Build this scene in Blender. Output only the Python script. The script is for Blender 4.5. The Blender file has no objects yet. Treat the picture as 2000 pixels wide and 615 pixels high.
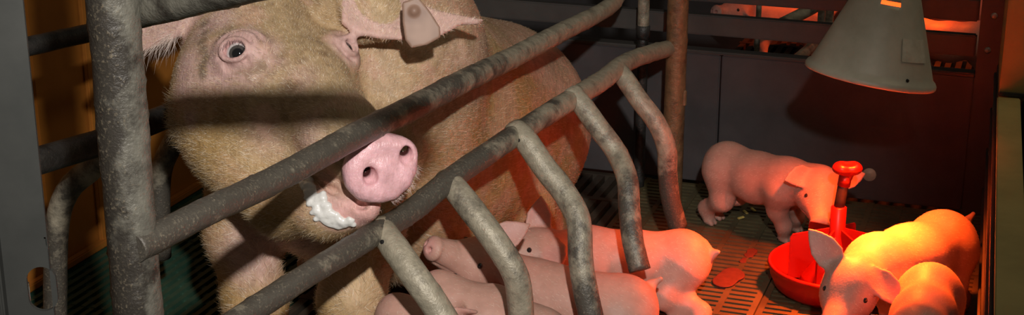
import bpy, bmesh, math, random
import numpy as np
from mathutils import Vector, Matrix

# ------------------------------------------------------------------ camera, light, exposure
scene = bpy.context.scene
F_PX, W_PX, H_PX = 3000.0, 2000.0, 615.0
TH = math.radians(18.3)
CAM_H = 1.31
cam_data = bpy.data.cameras.new('camera')
cam_data.sensor_width = 36.0
cam_data.sensor_fit = 'HORIZONTAL'
cam_data.lens = 36.0 * F_PX / W_PX
cam_data.clip_start = 0.05
cam = bpy.data.objects.new('camera', cam_data)
scene.collection.objects.link(cam)
cam.location = (0, 0, CAM_H)
cam.rotation_euler = (math.pi / 2 - TH, 0, 0)
scene.camera = cam

scene.view_settings.view_transform = 'Standard'
scene.view_settings.look = 'None'
scene.view_settings.gamma = 1.0
scene.view_settings.use_curve_mapping = False
scene.view_settings.exposure = 0.0

world = bpy.data.worlds.new('barn_dim')
scene.world = world
world.use_nodes = True
world.node_tree.nodes['Background'].inputs[0].default_value = (1.0, 0.86, 0.68, 1)
world.node_tree.nodes['Background'].inputs[1].default_value = 0.062

def point_light(name, loc, color, watts, radius):
    l = bpy.data.lights.new(name, 'POINT')
    l.color = color; l.energy = watts; l.shadow_soft_size = radius
    o = bpy.data.objects.new(name, l)
    o.location = loc
    scene.collection.objects.link(o)
    return o
# the photographer's flash: a beam aimed at the sow, falling off towards the sides
fl = bpy.data.lights.new('camera_flash', 'SPOT')
fl.color = (1.0, 0.96, 0.91); fl.energy = 250.0; fl.shadow_soft_size = 0.035; fl.spot_size = math.radians(42.5); fl.spot_blend = 1.0
flash = bpy.data.objects.new('camera_flash', fl); scene.collection.objects.link(flash)
flash.location = (0.16, 0.0, CAM_H + 0.48)
flash.rotation_euler = (Vector((-0.22, 2.42, 0.50)) - flash.location).to_track_quat('-Z', 'Y').to_euler()

# added fill light out of view, brightens the olive cap at the right
tl = bpy.data.lights.new('aisle_fill_light', 'AREA'); tl.shape = 'RECTANGLE'; tl.size = 0.25; tl.size_y = 1.3; tl.energy = 4.5; tl.color = (1.0, 0.88, 0.62)
aisle_fill = bpy.data.objects.new('aisle_fill_light', tl); scene.collection.objects.link(aisle_fill)
aisle_fill.location = (1.75, 3.0, 2.3)

# ------------------------------------------------------------------ helpers: space
CT, ST = math.cos(TH), math.sin(TH)
A20 = math.radians(19.5)
CA, SA = math.cos(A20), math.sin(A20)
CAMP = np.array([0, 0, CAM_H])
def px(x, y, d):
    "point that stands d metres in front of the lens at photo position x, y"
    xc = (x - 1000.0) / F_PX * d; yc = (307.5 - y) / F_PX * d
    return np.array([xc, d * CT + yc * ST, CAM_H - d * ST + yc * CT])
def ground(x, y, z=0.0):
    k = (y - 307.5) / F_PX
    d = (CAM_H - z) / (ST + k * CT)
    return px(x, y, d)
def pw(v, s, z):
    "pen coordinates: v across the pen, s along the crate, z up"
    return np.array([v * CA + s * SA, -v * SA + s * CA, z])
def to_pen(p):
    return np.array([p[0] * CA - p[1] * SA, p[0] * SA + p[1] * CA, p[2]])
def on_wall_s(x, y, s):
    r = px(x, y, 1.0) - CAMP
    t = s / (r[0] * SA + r[1] * CA)
    return CAMP + r * t
def proj(p):
    q = np.asarray(p) - CAMP
    d = q[1] * CT - q[2] * ST
    yc = q[1] * ST + q[2] * CT
    return (1000 + q[0] / d * F_PX, 307.5 - yc / d * F_PX, d)
def nrm(a):
    a = np.asarray(a, float); return a / np.linalg.norm(a)
PEN_Z = -A20   # rotation about z of things aligned with the pen

# ------------------------------------------------------------------ helpers: noise in numpy
def vnoise(p, scale, seed=0):
    q = p / scale + 1000.0 + seed * 17.31
    i = np.floor(q).astype(np.int64); f = (q - i); f = f * f * (3 - 2 * f)
    def h(a, b, c):
        n = (a * 73856093) ^ (b * 19349663) ^ (c * 83492791) ^ (seed * 2654435)
        n = (n ^ (n >> 13)) * 1274126177 & 0x7fffffff
        return ((n ^ (n >> 16)) & 0xffff) / 65535.0
    r = 0
    for dx in (0, 1):
        for dy in (0, 1):
            for dz in (0, 1):
                w = (f[:, 0] if dx else 1 - f[:, 0]) * (f[:, 1] if dy else 1 - f[:, 1]) * (f[:, 2] if dz else 1 - f[:, 2])
                r = r + w * h(i[:, 0] + dx, i[:, 1] + dy, i[:, 2] + dz)
    return r
def fbm(p, scale, seed=0, oct=3):
    r = 0; a = 1.0; t = 0
    for o in range(oct):
        r = r + a * vnoise(p, scale / 2 ** o, seed + o); t += a; a *= 0.55
    return r / t
def sstep(a, b, x):
    t = np.clip((x - a) / (b - a), 0, 1); return t * t * (3 - 2 * t)

# ------------------------------------------------------------------ helpers: distance-field bodies
def d_cap(P, a, b, ra, rb):
    a = np.asarray(a, np.float32); b = np.asarray(b, np.float32)
    ba = b - a; pa = P - a
    t = np.clip(pa @ ba / (ba @ ba), 0, 1)
    q = pa - t[:, None] * ba
    return np.sqrt(np.einsum('ij,ij->i', q, q)) - (ra + (rb - ra) * t)
def d_ell(P, c, r, R=None):
    q = P - np.asarray(c, np.float32)
    if R is not None: q = q @ np.asarray(R, np.float32)      # columns of R are the axes
    r = np.asarray(r, np.float32)
    q = q / r; k0 = np.sqrt(np.einsum('ij,ij->i', q, q)); q = q / r; k1 = np.sqrt(np.einsum('ij,ij->i', q, q)) + 1e-9
    return k0 * (k0 - 1) / k1
def d_poly2(q, V):
    n = len(V)
    d = ((q - V[0]) ** 2).sum(1); s = np.ones(len(q), np.float32)
    j = n - 1
    for i in range(n):
        e = V[j] - V[i]; w = q - V[i]
        t = np.clip((w @ e) / (e @ e), 0, 1)
        b = w - t[:, None] * e
        d = np.minimum(d, (b * b).sum(1))
        c1 = q[:, 1] >= V[i][1]; c2 = q[:, 1] < V[j][1]; c3 = e[0] * w[:, 1] > e[1] * w[:, 0]
        flip = (c1 & c2 & c3) | (~c1 & ~c2 & ~c3)
        s = np.where(flip, -s, s)
        j = i
    return s * np.sqrt(d)
def d_flat(P, o, ax, bx, poly, th, bend=None):
    "a flap: outline poly in the plane o + a*ax + b*bx, thickness th, bend(a,b) lifts it along the normal"
    ax = nrm(ax); bx = nrm(np.asarray(bx) - np.dot(bx, ax) * ax); cx = np.cross(ax, bx)
    q = P - np.asarray(o, np.float32)
    a = q @ ax.astype(np.float32); b = q @ bx.astype(np.float32); c = q @ cx.astype(np.float32)
    if bend is not None: c = c - bend(a, b)
    d2 = d_poly2(np.stack([a, b], 1), np.asarray(poly, np.float32))
    dd = np.maximum(d2 + th, 0)
    return np.where(d2 + th > 0, np.sqrt(dd ** 2 + c * c), np.abs(c)) - th
def smin(a, b, k):
    h = np.clip(0.5 + 0.5 * (b - a) / k, 0, 1)
    return b + (a - b) * h - k * h * (1 - h)
class Body:
    "a list of shapes blended in order; each keeps a bounding sphere so far shapes are skipped"
    def __init__(self): self.ops = []
    def put(self, op, f, k, c, r): self.ops.append((op, f, k, np.asarray(c, float), float(r))); return self
    def cap(self, a, b, ra, rb, k=0.02):
        a = np.asarray(a, float); b = np.asarray(b, float)
        return self.put('+', lambda P: d_cap(P, a, b, ra, rb), k, (a + b) / 2, np.linalg.norm(a - b) / 2 + max(ra, rb))
    def chain(self, pts, rs, k=0.02):
        for i in range(len(pts) - 1): self.cap(pts[i], pts[i + 1], rs[i], rs[i + 1], k)
        return self
    def ell(self, c, r, R=None, k=0.03): return self.put('+', lambda P: d_ell(P, c, r, R), k, c, max(r))
    def flat(self, o, ax, bx, poly, th, bend=None, k=0.012):
        return self.put('+', lambda P: d_flat(P, o, ax, bx, poly, th, bend), k, o, max(np.hypot(*p) for p in poly) + 0.03)
    def cut_ell(self, c, r, R=None, k=0.006): return self.put('-', lambda P: d_ell(P, c, r, R), k, c, max(r))
    def cut_chain(self, pts, rs, k=0.005):
        for i in range(len(pts) - 1):
            a, b = np.asarray(pts[i], float), np.asarray(pts[i + 1], float)
            self.put('-', (lambda a, b, ra, rb: (lambda P: d_cap(P, a, b, ra, rb)))(a, b, rs[i], rs[i + 1]), k, (a + b) / 2, np.linalg.norm(a - b) / 2 + max(rs[i], rs[i + 1]))
        return self
    def __call__(self, P):
        lo = P.min(0); hi = P.max(0)
        d = np.full(len(P), 9.0, np.float32)
        for op, f, k, c, r in self.ops:
            gap = np.linalg.norm(np.maximum(np.maximum(lo - c, c - hi), 0)) - r
            if gap > max(0.07, 1.2 * k):
                if op == '+': d = np.minimum(d, gap)
                continue
            e = f(P)
            d = smin(d, e, k) if op == '+' else -smin(-d, e, k)
        return d

def blocked(fn, P, lo, size):
    b = ((P - lo) / size).astype(np.int64)
    key = (b[:, 0] * 512 + b[:, 1]) * 512 + b[:, 2]
    order = np.argsort(key, kind='stable'); ks = key[order]
    cuts = np.concatenate([[0], np.nonzero(np.diff(ks))[0] + 1, [len(ks)]])
    out = np.empty(len(P), np.float32)
    for i in range(len(cuts) - 1):
        j = order[cuts[i]:cuts[i + 1]]; out[j] = fn(P[j])
    return out
def surface_nets(fn, lo, hi, h):
    lo = np.asarray(lo, float); hi = np.asarray(hi, float)
    C = 4
    nb = np.ceil((hi - lo) / (h * C)).astype(int) + 1
    n = nb * C
    g = [lo[i] + (np.arange(nb[i]) + 0.5) * h * C - h * 0.5 for i in range(3)]
    G = np.stack(np.meshgrid(*g, indexing='ij'), -1).reshape(-1, 3).astype(np.float32)
    cv = blocked(fn, G, lo, h * 24).reshape(nb)
    big = np.repeat(np.repeat(np.repeat(cv, C, 0), C, 1), C, 2).astype(np.float32)
    act = np.abs(big) < h * C * 2.2
    idx = np.argwhere(act)
    P = (lo + idx * h).astype(np.float32)
    big[act] = blocked(fn, P, lo, h * 16)
    S = big < 0
    c = [slice(0, -1), slice(1, None)]
    cnt = np.zeros(n - 1, np.int8)
    for a in (0, 1):
        for b in (0, 1):
            for d in (0, 1): cnt += S[c[a], c[b], c[d]]
    cell = (cnt > 0) & (cnt < 8)
    ci = np.argwhere(cell)
    vid = -np.ones(cell.shape, np.int64); vid[cell] = np.arange(len(ci))
    acc = np.zeros((len(ci), 3)); num = np.zeros(len(ci))
    corners = [(a, b, d) for a in (0, 1) for b in (0, 1) for d in (0, 1)]
    for p in corners:
        for ax in range(3):
            if p[ax]: continue
            q = list(p); q[ax] = 1
            va = big[ci[:, 0] + p[0], ci[:, 1] + p[1], ci[:, 2] + p[2]]
            vb = big[ci[:, 0] + q[0], ci[:, 1] + q[1], ci[:, 2] + q[2]]
            m = (va < 0) != (vb < 0)
            t = np.where(m, va / np.where(m, va - vb, 1), 0)
            pt = np.tile(np.array(p, float), (len(ci), 1)); pt[:, ax] += t
            acc[m] += pt[m]; num[m] += 1
    V = lo + (ci + acc / num[:, None]) * h
    faces = []
    for ax in range(3):
        s0 = [slice(None)] * 3; s1 = [slice(None)] * 3
        s0[ax] = slice(0, -1); s1[ax] = slice(1, None)
        e = S[tuple(s0)] != S[tuple(s1)]
        ei = np.argwhere(e)
        b1, b2 = [(1, 2), (2, 0), (0, 1)][ax]
        ok = (ei[:, b1] > 0) & (ei[:, b2] > 0) & (ei[:, b1] < n[b1] - 1) & (ei[:, b2] < n[b2] - 1)
        ei = ei[ok]
        def cellv(o1, o2):
            k = ei.copy(); k[:, b1] -= o1; k[:, b2] -= o2
            return vid[k[:, 0], k[:, 1], k[:, 2]]
        q = np.stack([cellv(1, 1), cellv(0, 1), cellv(0, 0), cellv(1, 0)], 1)
        ins = S[ei[:, 0], ei[:, 1], ei[:, 2]]
        q[~ins] = q[~ins][:, ::-1]
        faces.append(q)
    Fq = np.concatenate(faces)
    Fq = Fq[(Fq >= 0).all(1)]
    return V, Fq

def np_mesh(name, V, Fq, cols=None, smooth=True):
    me = bpy.data.meshes.new(name)
    k = Fq.shape[1]
    me.vertices.add(len(V)); me.vertices.foreach_set('co', V.astype(np.float32).ravel())
    me.loops.add(Fq.size); me.loops.foreach_set('vertex_index', Fq.astype(np.int32).ravel())
    me.polygons.add(len(Fq)); me.polygons.foreach_set('loop_start', np.arange(0, Fq.size, k, dtype=np.int32))
    me.polygons.foreach_set('use_smooth', np.full(len(Fq), smooth))
    me.update(calc_edges=True)
    if cols is not None:
        at = me.color_attributes.new('tint', 'FLOAT_COLOR', 'POINT')
        if cols.shape[1] == 3: cols = np.concatenate([cols, np.zeros((len(cols), 1))], 1)
        at.data.foreach_set('color', cols.astype(np.float32).ravel())
    return me
def face_normals(V, Fq):
    n = np.cross(V[Fq[:, 2]] - V[Fq[:, 0]], V[Fq[:, 3]] - V[Fq[:, 1]])
    a = np.linalg.norm(n, axis=1) + 1e-12
    return n / a[:, None], a * 0.5

# ------------------------------------------------------------------ helpers: scene objects
COL = scene.collection
def link(name, me, mat=None, parent=None):
    o = bpy.data.objects.new(name, me)
    COL.objects.link(o)
    if mat is not None and me is not None and not me.materials: me.materials.append(mat)
    if parent is not None:
        o.parent = parent
        o.matrix_parent_inverse = parent_world(parent).inverted()
    return o
def parent_world(o):
    m = Matrix.LocRotScale(o.location, o.rotation_euler, o.scale)
    if o.parent is not None: m = parent_world(o.parent) @ o.matrix_parent_inverse @ m
    return m
def tag(o, label=None, cat=None, group=None, kind=None):
    if label: o['label'] = label
    if cat: o['category'] = cat
    if group: o['group'] = group
    if kind: o['kind'] = kind
    return o
def thing(name, label, cat, loc, group=None, kind=None):
    o = bpy.data.objects.new(name, None); COL.objects.link(o)
    o.empty_display_size = 0.05
    o.location = tuple(loc)
    return tag(o, label, cat, group, kind)
def bm_mesh(name, bm, smooth=False):
    bmesh.ops.recalc_face_normals(bm, faces=bm.faces)
    me = bpy.data.meshes.new(name); bm.to_mesh(me); bm.free()
    if smooth: me.polygons.foreach_set('use_smooth', np.ones(len(me.polygons), bool))
    return me
def add_box(bm, c, half, axes=None):
    if axes is None: axes = ((1, 0, 0), (0, 1, 0), (0, 0, 1))
    c = Vector(c); ax = [Vector(a) * h for a, h in zip(axes, half)]
    v = []
    for sx in (-1, 1):
        for sy in (-1, 1):
            for sz in (-1, 1): v.append(bm.verts.new(c + ax[0] * sx + ax[1] * sy + ax[2] * sz))
    for f in ((0, 1, 3, 2), (4, 6, 7, 5), (0, 4, 5, 1), (2, 3, 7, 6), (0, 2, 6, 4), (1, 5, 7, 3)):
        bm.faces.new([v[i] for i in f])
PEN_AX = (tuple(pw(1, 0, 0)), tuple(pw(0, 1, 0)), (0, 0, 1))
def pen_box(bm, v0, v1, s0, s1, z0, z1):
    add_box(bm, pw((v0 + v1) / 2, (s0 + s1) / 2, (z0 + z1) / 2), (abs(v1 - v0) / 2, abs(s1 - s0) / 2, abs(z1 - z0) / 2), PEN_AX)
def box_obj(name, mat, parent, v0, v1, s0, s1, z0, z1, bev=0.003):
    bm = bmesh.new(); pen_box(bm, v0, v1, s0, s1, z0, z1)
    if bev: bmesh.ops.bevel(bm, geom=bm.edges[:], offset=bev, segments=2, affect='EDGES')
    return link(name, bm_mesh(name, bm), mat, parent)
def smooth_path(pts, n=10):
    "Catmull-Rom through the points"
    P = [np.asarray(p, float) for p in pts]
    P = [2 * P[0] - P[1]] + P + [2 * P[-1] - P[-2]]
    out = []
    for i in range(1, len(P) - 2):
        for k in range(n):
            t = k / n
            out.append(0.5 * ((2 * P[i]) + (P[i + 1] - P[i - 1]) * t + (2 * P[i - 1] - 5 * P[i] + 4 * P[i + 1] - P[i + 2]) * t * t + (-P[i - 1] + 3 * P[i] - 3 * P[i + 1] + P[i + 2]) * t ** 3))
    out.append(P[-2])
    return out
def resample(path, step):
    P = np.array(path); seg = np.linalg.norm(np.diff(P, axis=0), axis=1); L = np.concatenate([[0], np.cumsum(seg)])
    n = max(2, int(L[-1] / step) + 1)
    t = np.linspace(0, L[-1], n)
    return np.stack([np.interp(t, L, P[:, i]) for i in range(3)], 1)
def tube_mesh(name, path, r, seg=24, step=0.02, rough=0.0, seed=0, flat=None, caps=True, grime=0.3, lee=None):
    P = resample(path, step); n = len(P)
    T = np.gradient(P, axis=0); T /= np.linalg.norm(T, axis=1)[:, None]
    up = np.array([0, 0, 1.0]) if abs(T[0][2]) < 0.9 else np.array([1.0, 0, 0])
    a = nrm(np.cross(T[0], up)); V = []
    if np.isscalar(r): R = np.full(n, r)
    else: R = np.interp(np.linspace(0, 1, n), np.linspace(0, 1, len(r)), r)
    for i in range(n):
        a = nrm(a - np.dot(a, T[i]) * T[i]); b = np.cross(T[i], a)
        for k in range(seg):
            w = 2 * math.pi * k / seg
            fa, fb = (1, 1) if flat is None else flat(i / (n - 1))
            V.append(P[i] + R[i] * (math.cos(w) * a * fa + math.sin(w) * b * fb))
    V = np.array(V)
    if rough:
        nz = fbm(V, 0.03, seed, 3); fl = vnoise(V, 0.004, seed + 5)
        ctr = np.repeat(P, seg, 0)
        rad = V - ctr; rad /= np.linalg.norm(rad, axis=1)[:, None] + 1e-9
        V = V + rad * (rough * ((nz - 0.5) * 1.2 + np.clip(fl - 0.72, 0, 1) * 4 * sstep(0.45, 0.6, nz)))[:, None]
    i = np.arange(n - 1)[:, None] * seg; k = np.arange(seg)[None]; k2 = (k + 1) % seg
    Fq = np.stack([i + k, i + k2, i + seg + k2, i + seg + k], -1).reshape(-1, 4)
    me = bpy.data.meshes.new(name)
    gr = np.full(n, grime, float) if np.isscalar(grime) else np.interp(np.linspace(0, 1, n), np.linspace(0, 1, len(grime)), grime)
    faces = Fq.tolist()
    if caps:
        faces.append(list(range(seg))[::-1]); faces.append(list(range((n - 1) * seg, n * seg)))
    me.from_pydata(V.tolist(), [], faces)
    me.polygons.foreach_set('use_smooth', np.array([True] * len(Fq) + [False] * (len(faces) - len(Fq))))
    gv = np.repeat(gr, seg)
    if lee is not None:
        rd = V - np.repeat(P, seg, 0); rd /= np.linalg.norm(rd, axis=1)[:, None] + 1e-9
        gv = gv + lee[1] * np.clip(rd @ np.asarray(lee[0], float), -0.3, 1)  # darkens one side of the tube: crust plus painted shade
    at = me.attributes.new('grime', 'FLOAT', 'POINT'); at.data.foreach_set('value', gv.astype(np.float32))
    return me
def tube(name, path, r, mat, parent=None, **kw):
    return link(name, tube_mesh(name, path, r, **kw), mat, parent)
def lathe_mesh(name, prof, seg=48, origin=(0, 0, 0), axis=(0, 0, 1), skip=None):
    ax = nrm(axis); u = nrm(np.cross(ax, (0.3, 1, 0.1))); w = np.cross(ax, u)
    V = []; o = np.asarray(origin, float)
    for (r, z) in prof:
        for k in range(seg):
            t = 2 * math.pi * k / seg
            V.append(o + ax * z + r * (math.cos(t) * u + math.sin(t) * w))
    F = []
    for i in range(len(prof) - 1):
        for k in range(seg):
            if skip and skip(i, k): continue
            F.append([i * seg + k, i * seg + (k + 1) % seg, (i + 1) * seg + (k + 1) % seg, (i + 1) * seg + k])
    me = bpy.data.meshes.new(name); me.from_pydata([tuple(v) for v in V], [], F)
    me.polygons.foreach_set('use_smooth', np.ones(len(F), bool))
    return me

# ------------------------------------------------------------------ materials
def mat_new(name, rough=0.5, metal=0.0, sss=0.0, spec=0.5):
    m = bpy.data.materials.new(name); m.use_nodes = True
    b = m.node_tree.nodes['Principled BSDF']
    b.inputs['Roughness'].default_value = rough; b.inputs['Metallic'].default_value = metal
    b.inputs['Specular IOR Level'].default_value = spec
    if sss:
        b.inputs['Subsurface Weight'].default_value = sss
        b.inputs['Subsurface Radius'].default_value = (1.0, 0.35, 0.2)
        b.inputs['Subsurface Scale'].default_value = 0.006
    return m, m.node_tree.nodes, m.node_tree.links, b
def noise_node(N, L, scale, detail=4, coord='Object', rough=0.6, vec=None):
    n = N.new('ShaderNodeTexNoise'); n.inputs['Scale'].default_value = scale; n.inputs['Detail'].default_value = detail
    n.inputs['Roughness'].default_value = rough
    if vec is None:
        tc = N.new('ShaderNodeTexCoord'); vec = tc.outputs[coord]
    L.new(vec, n.inputs['Vector'])
    return n
def ramp(N, L, src, stops):
    r = N.new('ShaderNodeValToRGB'); cr = r.color_ramp
    while len(cr.elements) < len(stops): cr.elements.new(0.5)
    for e, (p, c) in zip(cr.elements, stops):
        e.position = p; e.color = (c[0], c[1], c[2], 1) if not np.isscalar(c) else (c, c, c, 1)
    L.new(src, r.inputs[0]); return r
def mixc(N, L, fac, a, b, mode='MIX'):
    m = N.new('ShaderNodeMix'); m.data_type = 'RGBA'; m.blend_type = mode
    for sock, val in ((m.inputs[0], fac), (m.inputs[6], a), (m.inputs[7], b)):
        if hasattr(val, 'links'): L.new(val, sock)
        elif np.isscalar(val): sock.default_value = val
        else: sock.default_value = (*val, 1)
    return m.outputs[2]
def bump(N, L, h, strength, dist, bsdf, prev=None):
    b = N.new('ShaderNodeBump'); b.inputs['Strength'].default_value = strength; b.inputs['Distance'].default_value = dist
    L.new(h, b.inputs['Height'])
    if prev is not None: L.new(prev, b.inputs['Normal'])
    L.new(b.outputs[0], bsdf.inputs['Normal']); return b.outputs[0]

def make_skin(name, rough=0.55, mottle=0.35, bumpd=0.0015, sss=0.15, streak=0):
    m, N, L, b = mat_new(name, rough, 0, sss, 0.35)
    at = N.new('ShaderNodeAttribute'); at.attribute_name = 'tint'
    n1 = noise_node(N, L, 55, 5); n2 = noise_node(N, L, 260, 3)
    r1 = ramp(N, L, n1.outputs[0], [(0.3, (0.72, 0.66, 0.58)), (0.62, (1.1, 1.08, 1.06))])
    c = mixc(N, L, mottle, at.outputs['Color'], r1.outputs[0], 'MULTIPLY')
    L.new(c, b.inputs['Base Color'])
    wet = ramp(N, L, at.outputs['Alpha'], [(0.0, rough), (1.0, 0.24)])      # the tint's alpha marks wet skin
    L.new(wet.outputs[0], b.inputs['Roughness'])
    p = bump(N, L, n1.outputs[0], 0.35, bumpd * 2, b)
    p = bump(N, L, n2.outputs[0], 0.5, bumpd, b, p)
    if streak:                                                              # fine creases running with the coat
        tc = N.new('ShaderNodeTexCoord'); mp = N.new('ShaderNodeMapping')
        mp.inputs['Rotation'].default_value = (0.5, 0.2, 0.35); mp.inputs['Scale'].default_value = (1.0, 0.28, 0.28)
        L.new(tc.outputs['Object'], mp.inputs['Vector'])
        n3 = noise_node(N, L, 190, 4, vec=mp.outputs[0])
        bump(N, L, n3.outputs[0], 0.6, streak, b, p)
    return m
M_SOW = make_skin('sow_skin', 0.5, 0.6, streak=0.003)
M_PIG = make_skin('piglet_skin', 0.5, 0.3, 0.0007, 0.2)

def make_hair(name):
    m, N, L, b = mat_new(name, 0.45, 0, 0, 0.4)
    at = N.new('ShaderNodeAttribute'); at.attribute_name = 'tint'
    L.new(at.outputs['Color'], b.inputs['Base Color'])
    return m
M_HAIR = make_hair('bristle')

def make_pipe(name, base=(0.40, 0.35, 0.26), dirt=(0.095, 0.083, 0.067), crust=(0.28, 0.235, 0.17), rough=0.4):
    "galvanised tube; the grime attribute holds black muck and dried feed, on some tubes painted shade too"
    m, N, L, b = mat_new(name, rough, 0.15, 0, 0.5)
    at = N.new('ShaderNodeAttribute'); at.attribute_name = 'grime'
    n1 = noise_node(N, L, 16, 8, rough=0.7); n2 = noise_node(N, L, 60, 5); n3 = noise_node(N, L, 260, 4)
    zin = ramp(N, L, n2.outputs[0], [(0.3, tuple(x * 0.72 for x in base)), (0.7, tuple(min(1, x * 1.2) for x in base))])
    def math_node(op, a, bb):
        mm = N.new('ShaderNodeMath'); mm.operation = op; mm.use_clamp = False
        for i, v in enumerate((a, bb)):
            if np.isscalar(v): mm.inputs[i].default_value = v
            else: L.new(v, mm.inputs[i])
        return mm.outputs[0]
    sh = math_node('ADD', n1.outputs[0], math_node('MULTIPLY', at.outputs['Fac'], 0.30))
    dm = ramp(N, L, sh, [(0.56, 0.0), (0.72, 1.0)])
    c = mixc(N, L, dm.outputs[0], zin.outputs[0], dirt)
    cm = ramp(N, L, math_node('ADD', n3.outputs[0], math_node('MULTIPLY', at.outputs['Fac'], 0.09)), [(0.62, 0.0), (0.78, 1.0)])
    big = ramp(N, L, n2.outputs[0], [(0.40, 0.0), (0.58, 1.0)])
    c = mixc(N, L, math_node('MULTIPLY', cm.outputs[0], big.outputs[0]), c, crust)
    L.new(c, b.inputs['Base Color'])
    p = bump(N, L, n2.outputs[0], 0.4, 0.004, b)
    bump(N, L, n3.outputs[0], 0.6, 0.002, b, p)
    return m
M_PIPE = make_pipe('galvanised_dirty')
M_PIPE_CLEAN = M_PIPE
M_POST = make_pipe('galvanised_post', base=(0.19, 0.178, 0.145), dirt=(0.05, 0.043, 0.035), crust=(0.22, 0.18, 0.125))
M_PIPE_DARK = make_pipe('steel_black', base=(0.045, 0.043, 0.04), dirt=(0.015, 0.014, 0.013), crust=(0.09, 0.07, 0.05))
M_PIPE_RUST = make_pipe('steel_rusty', base=(0.26, 0.15, 0.075), dirt=(0.12, 0.06, 0.03), crust=(0.3, 0.2, 0.12))

def make_simple(name, c1, c2, scale=20, rough=0.5, metal=0, bd=0.001, spec=0.5, detail=5):
    m, N, L, b = mat_new(name, rough, metal, 0, spec)
    n = noise_node(N, L, scale, detail)
    r = ramp(N, L, n.outputs[0], [(0.3, c1), (0.7, c2)])
    L.new(r.outputs[0], b.inputs['Base Color'])
    if bd: bump(N, L, n.outputs[0], 0.4, bd, b)
    return m
M_PLATE = make_simple('zinc_plate', (0.05, 0.052, 0.048), (0.075, 0.076, 0.07), 9, 0.5, 0.2)
M_ORANGE = make_simple('orange_board', (0.36, 0.13, 0.018), (0.56, 0.21, 0.03), 5, 0.6)
M_DARKBOARD = make_simple('dark_board', (0.055, 0.05, 0.052), (0.085, 0.077, 0.079), 8, 0.5, bd=0.0006)
M_RAIL = make_simple('grey_rail', (0.055, 0.05, 0.048), (0.085, 0.078, 0.07), 9, 0.5, bd=0.0006)
M_OLIVE = make_simple('olive_steel', (0.34, 0.27, 0.09), (0.5, 0.4, 0.145), 6, 0.55)
M_BOLT = make_simple('bolt_steel', (0.3, 0.29, 0.27), (0.45, 0.43, 0.4), 60, 0.35, 0.6)
M_GREEN = make_simple('green_plastic', (0.016, 0.055, 0.038), (0.06, 0.125, 0.08), 7, 0.35)
M_IRON = make_simple('iron_slat', (0.035, 0.027, 0.02), (0.09, 0.068, 0.045), 9, 0.5)
M_SLAT = make_simple('brown_slat', (0.05, 0.04, 0.02), (0.145, 0.118, 0.056), 6, 0.45)
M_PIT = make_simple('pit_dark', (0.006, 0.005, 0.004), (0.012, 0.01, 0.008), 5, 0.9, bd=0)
M_RED = make_simple('red_plastic', (0.24, 0.006, 0.004), (0.31, 0.009, 0.006), 6, 0.36, bd=0.0003)
M_RUBBER = make_simple('black_rod', (0.02, 0.012, 0.012), (0.05, 0.03, 0.03), 40, 0.5)
M_SHADE = make_simple('lamp_shade_metal', (0.40, 0.355, 0.265), (0.56, 0.50, 0.385), 11, 0.5, 0.1, bd=0.0008)
M_STICKER = make_simple('sticker', (0.43, 0.385, 0.29), (0.60, 0.54, 0.42), 40, 0.45, bd=0.0003)
M_FOAM = make_simple('saliva_foam', (0.75, 0.73, 0.68), (0.92, 0.9, 0.87), 120, 0.25, bd=0.002)
M_TAG = make_simple('tag_plastic', (0.26, 0.15, 0.105), (0.42, 0.26, 0.19), 28, 0.5, bd=0.0003, detail=1)
M_STRAW = make_simple('straw', (0.55, 0.45, 0.12), (0.65, 0.55, 0.2), 30, 0.6, bd=0)
def make_eye():
    m, N, L, b = mat_new('eye', 0.05, 0, 0, 0.6)
    at = N.new('ShaderNodeAttribute'); at.attribute_name = 'tint'
    L.new(at.outputs['Color'], b.inputs['Base Color']); b.inputs['Coat Weight'].default_value = 1.0
    b.inputs['Coat Roughness'].default_value = 0.02
    return m
M_EYE = make_eye()
def emit(name, col, st):
    m = bpy.data.materials.new(name); m.use_nodes = True
    b = m.node_tree.nodes['Principled BSDF']
    b.inputs['Base Color'].default_value = (*col, 1); b.inputs['Emission Color'].default_value = (*col, 1)
    b.inputs['Emission Strength'].default_value = st
    return m
M_BULB = emit('red_bulb', (1.0, 0.11, 0.015), 2.0)

# ================================================================== SETTING
S_BACK = to_pen(ground(1250, 345))[1]          # front face of the back panel
V_RIGHT = to_pen(on_wall_s(1932, 300, S_BACK))[0]
V_LEFT = to_pen(ground(170, 497))[0]
V_CRATE = -0.95

def struct(name, loc=(0, 0, 0)):
    return thing(name, None, None, loc, kind='structure')
# ---- slotted floor
floor = struct('floor', pw(-1.0, 2.4, 0))
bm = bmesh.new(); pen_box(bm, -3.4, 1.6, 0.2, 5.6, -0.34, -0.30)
link('pit_bottom', bm_mesh('pit_bottom', bm), M_PIT, floor)

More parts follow.
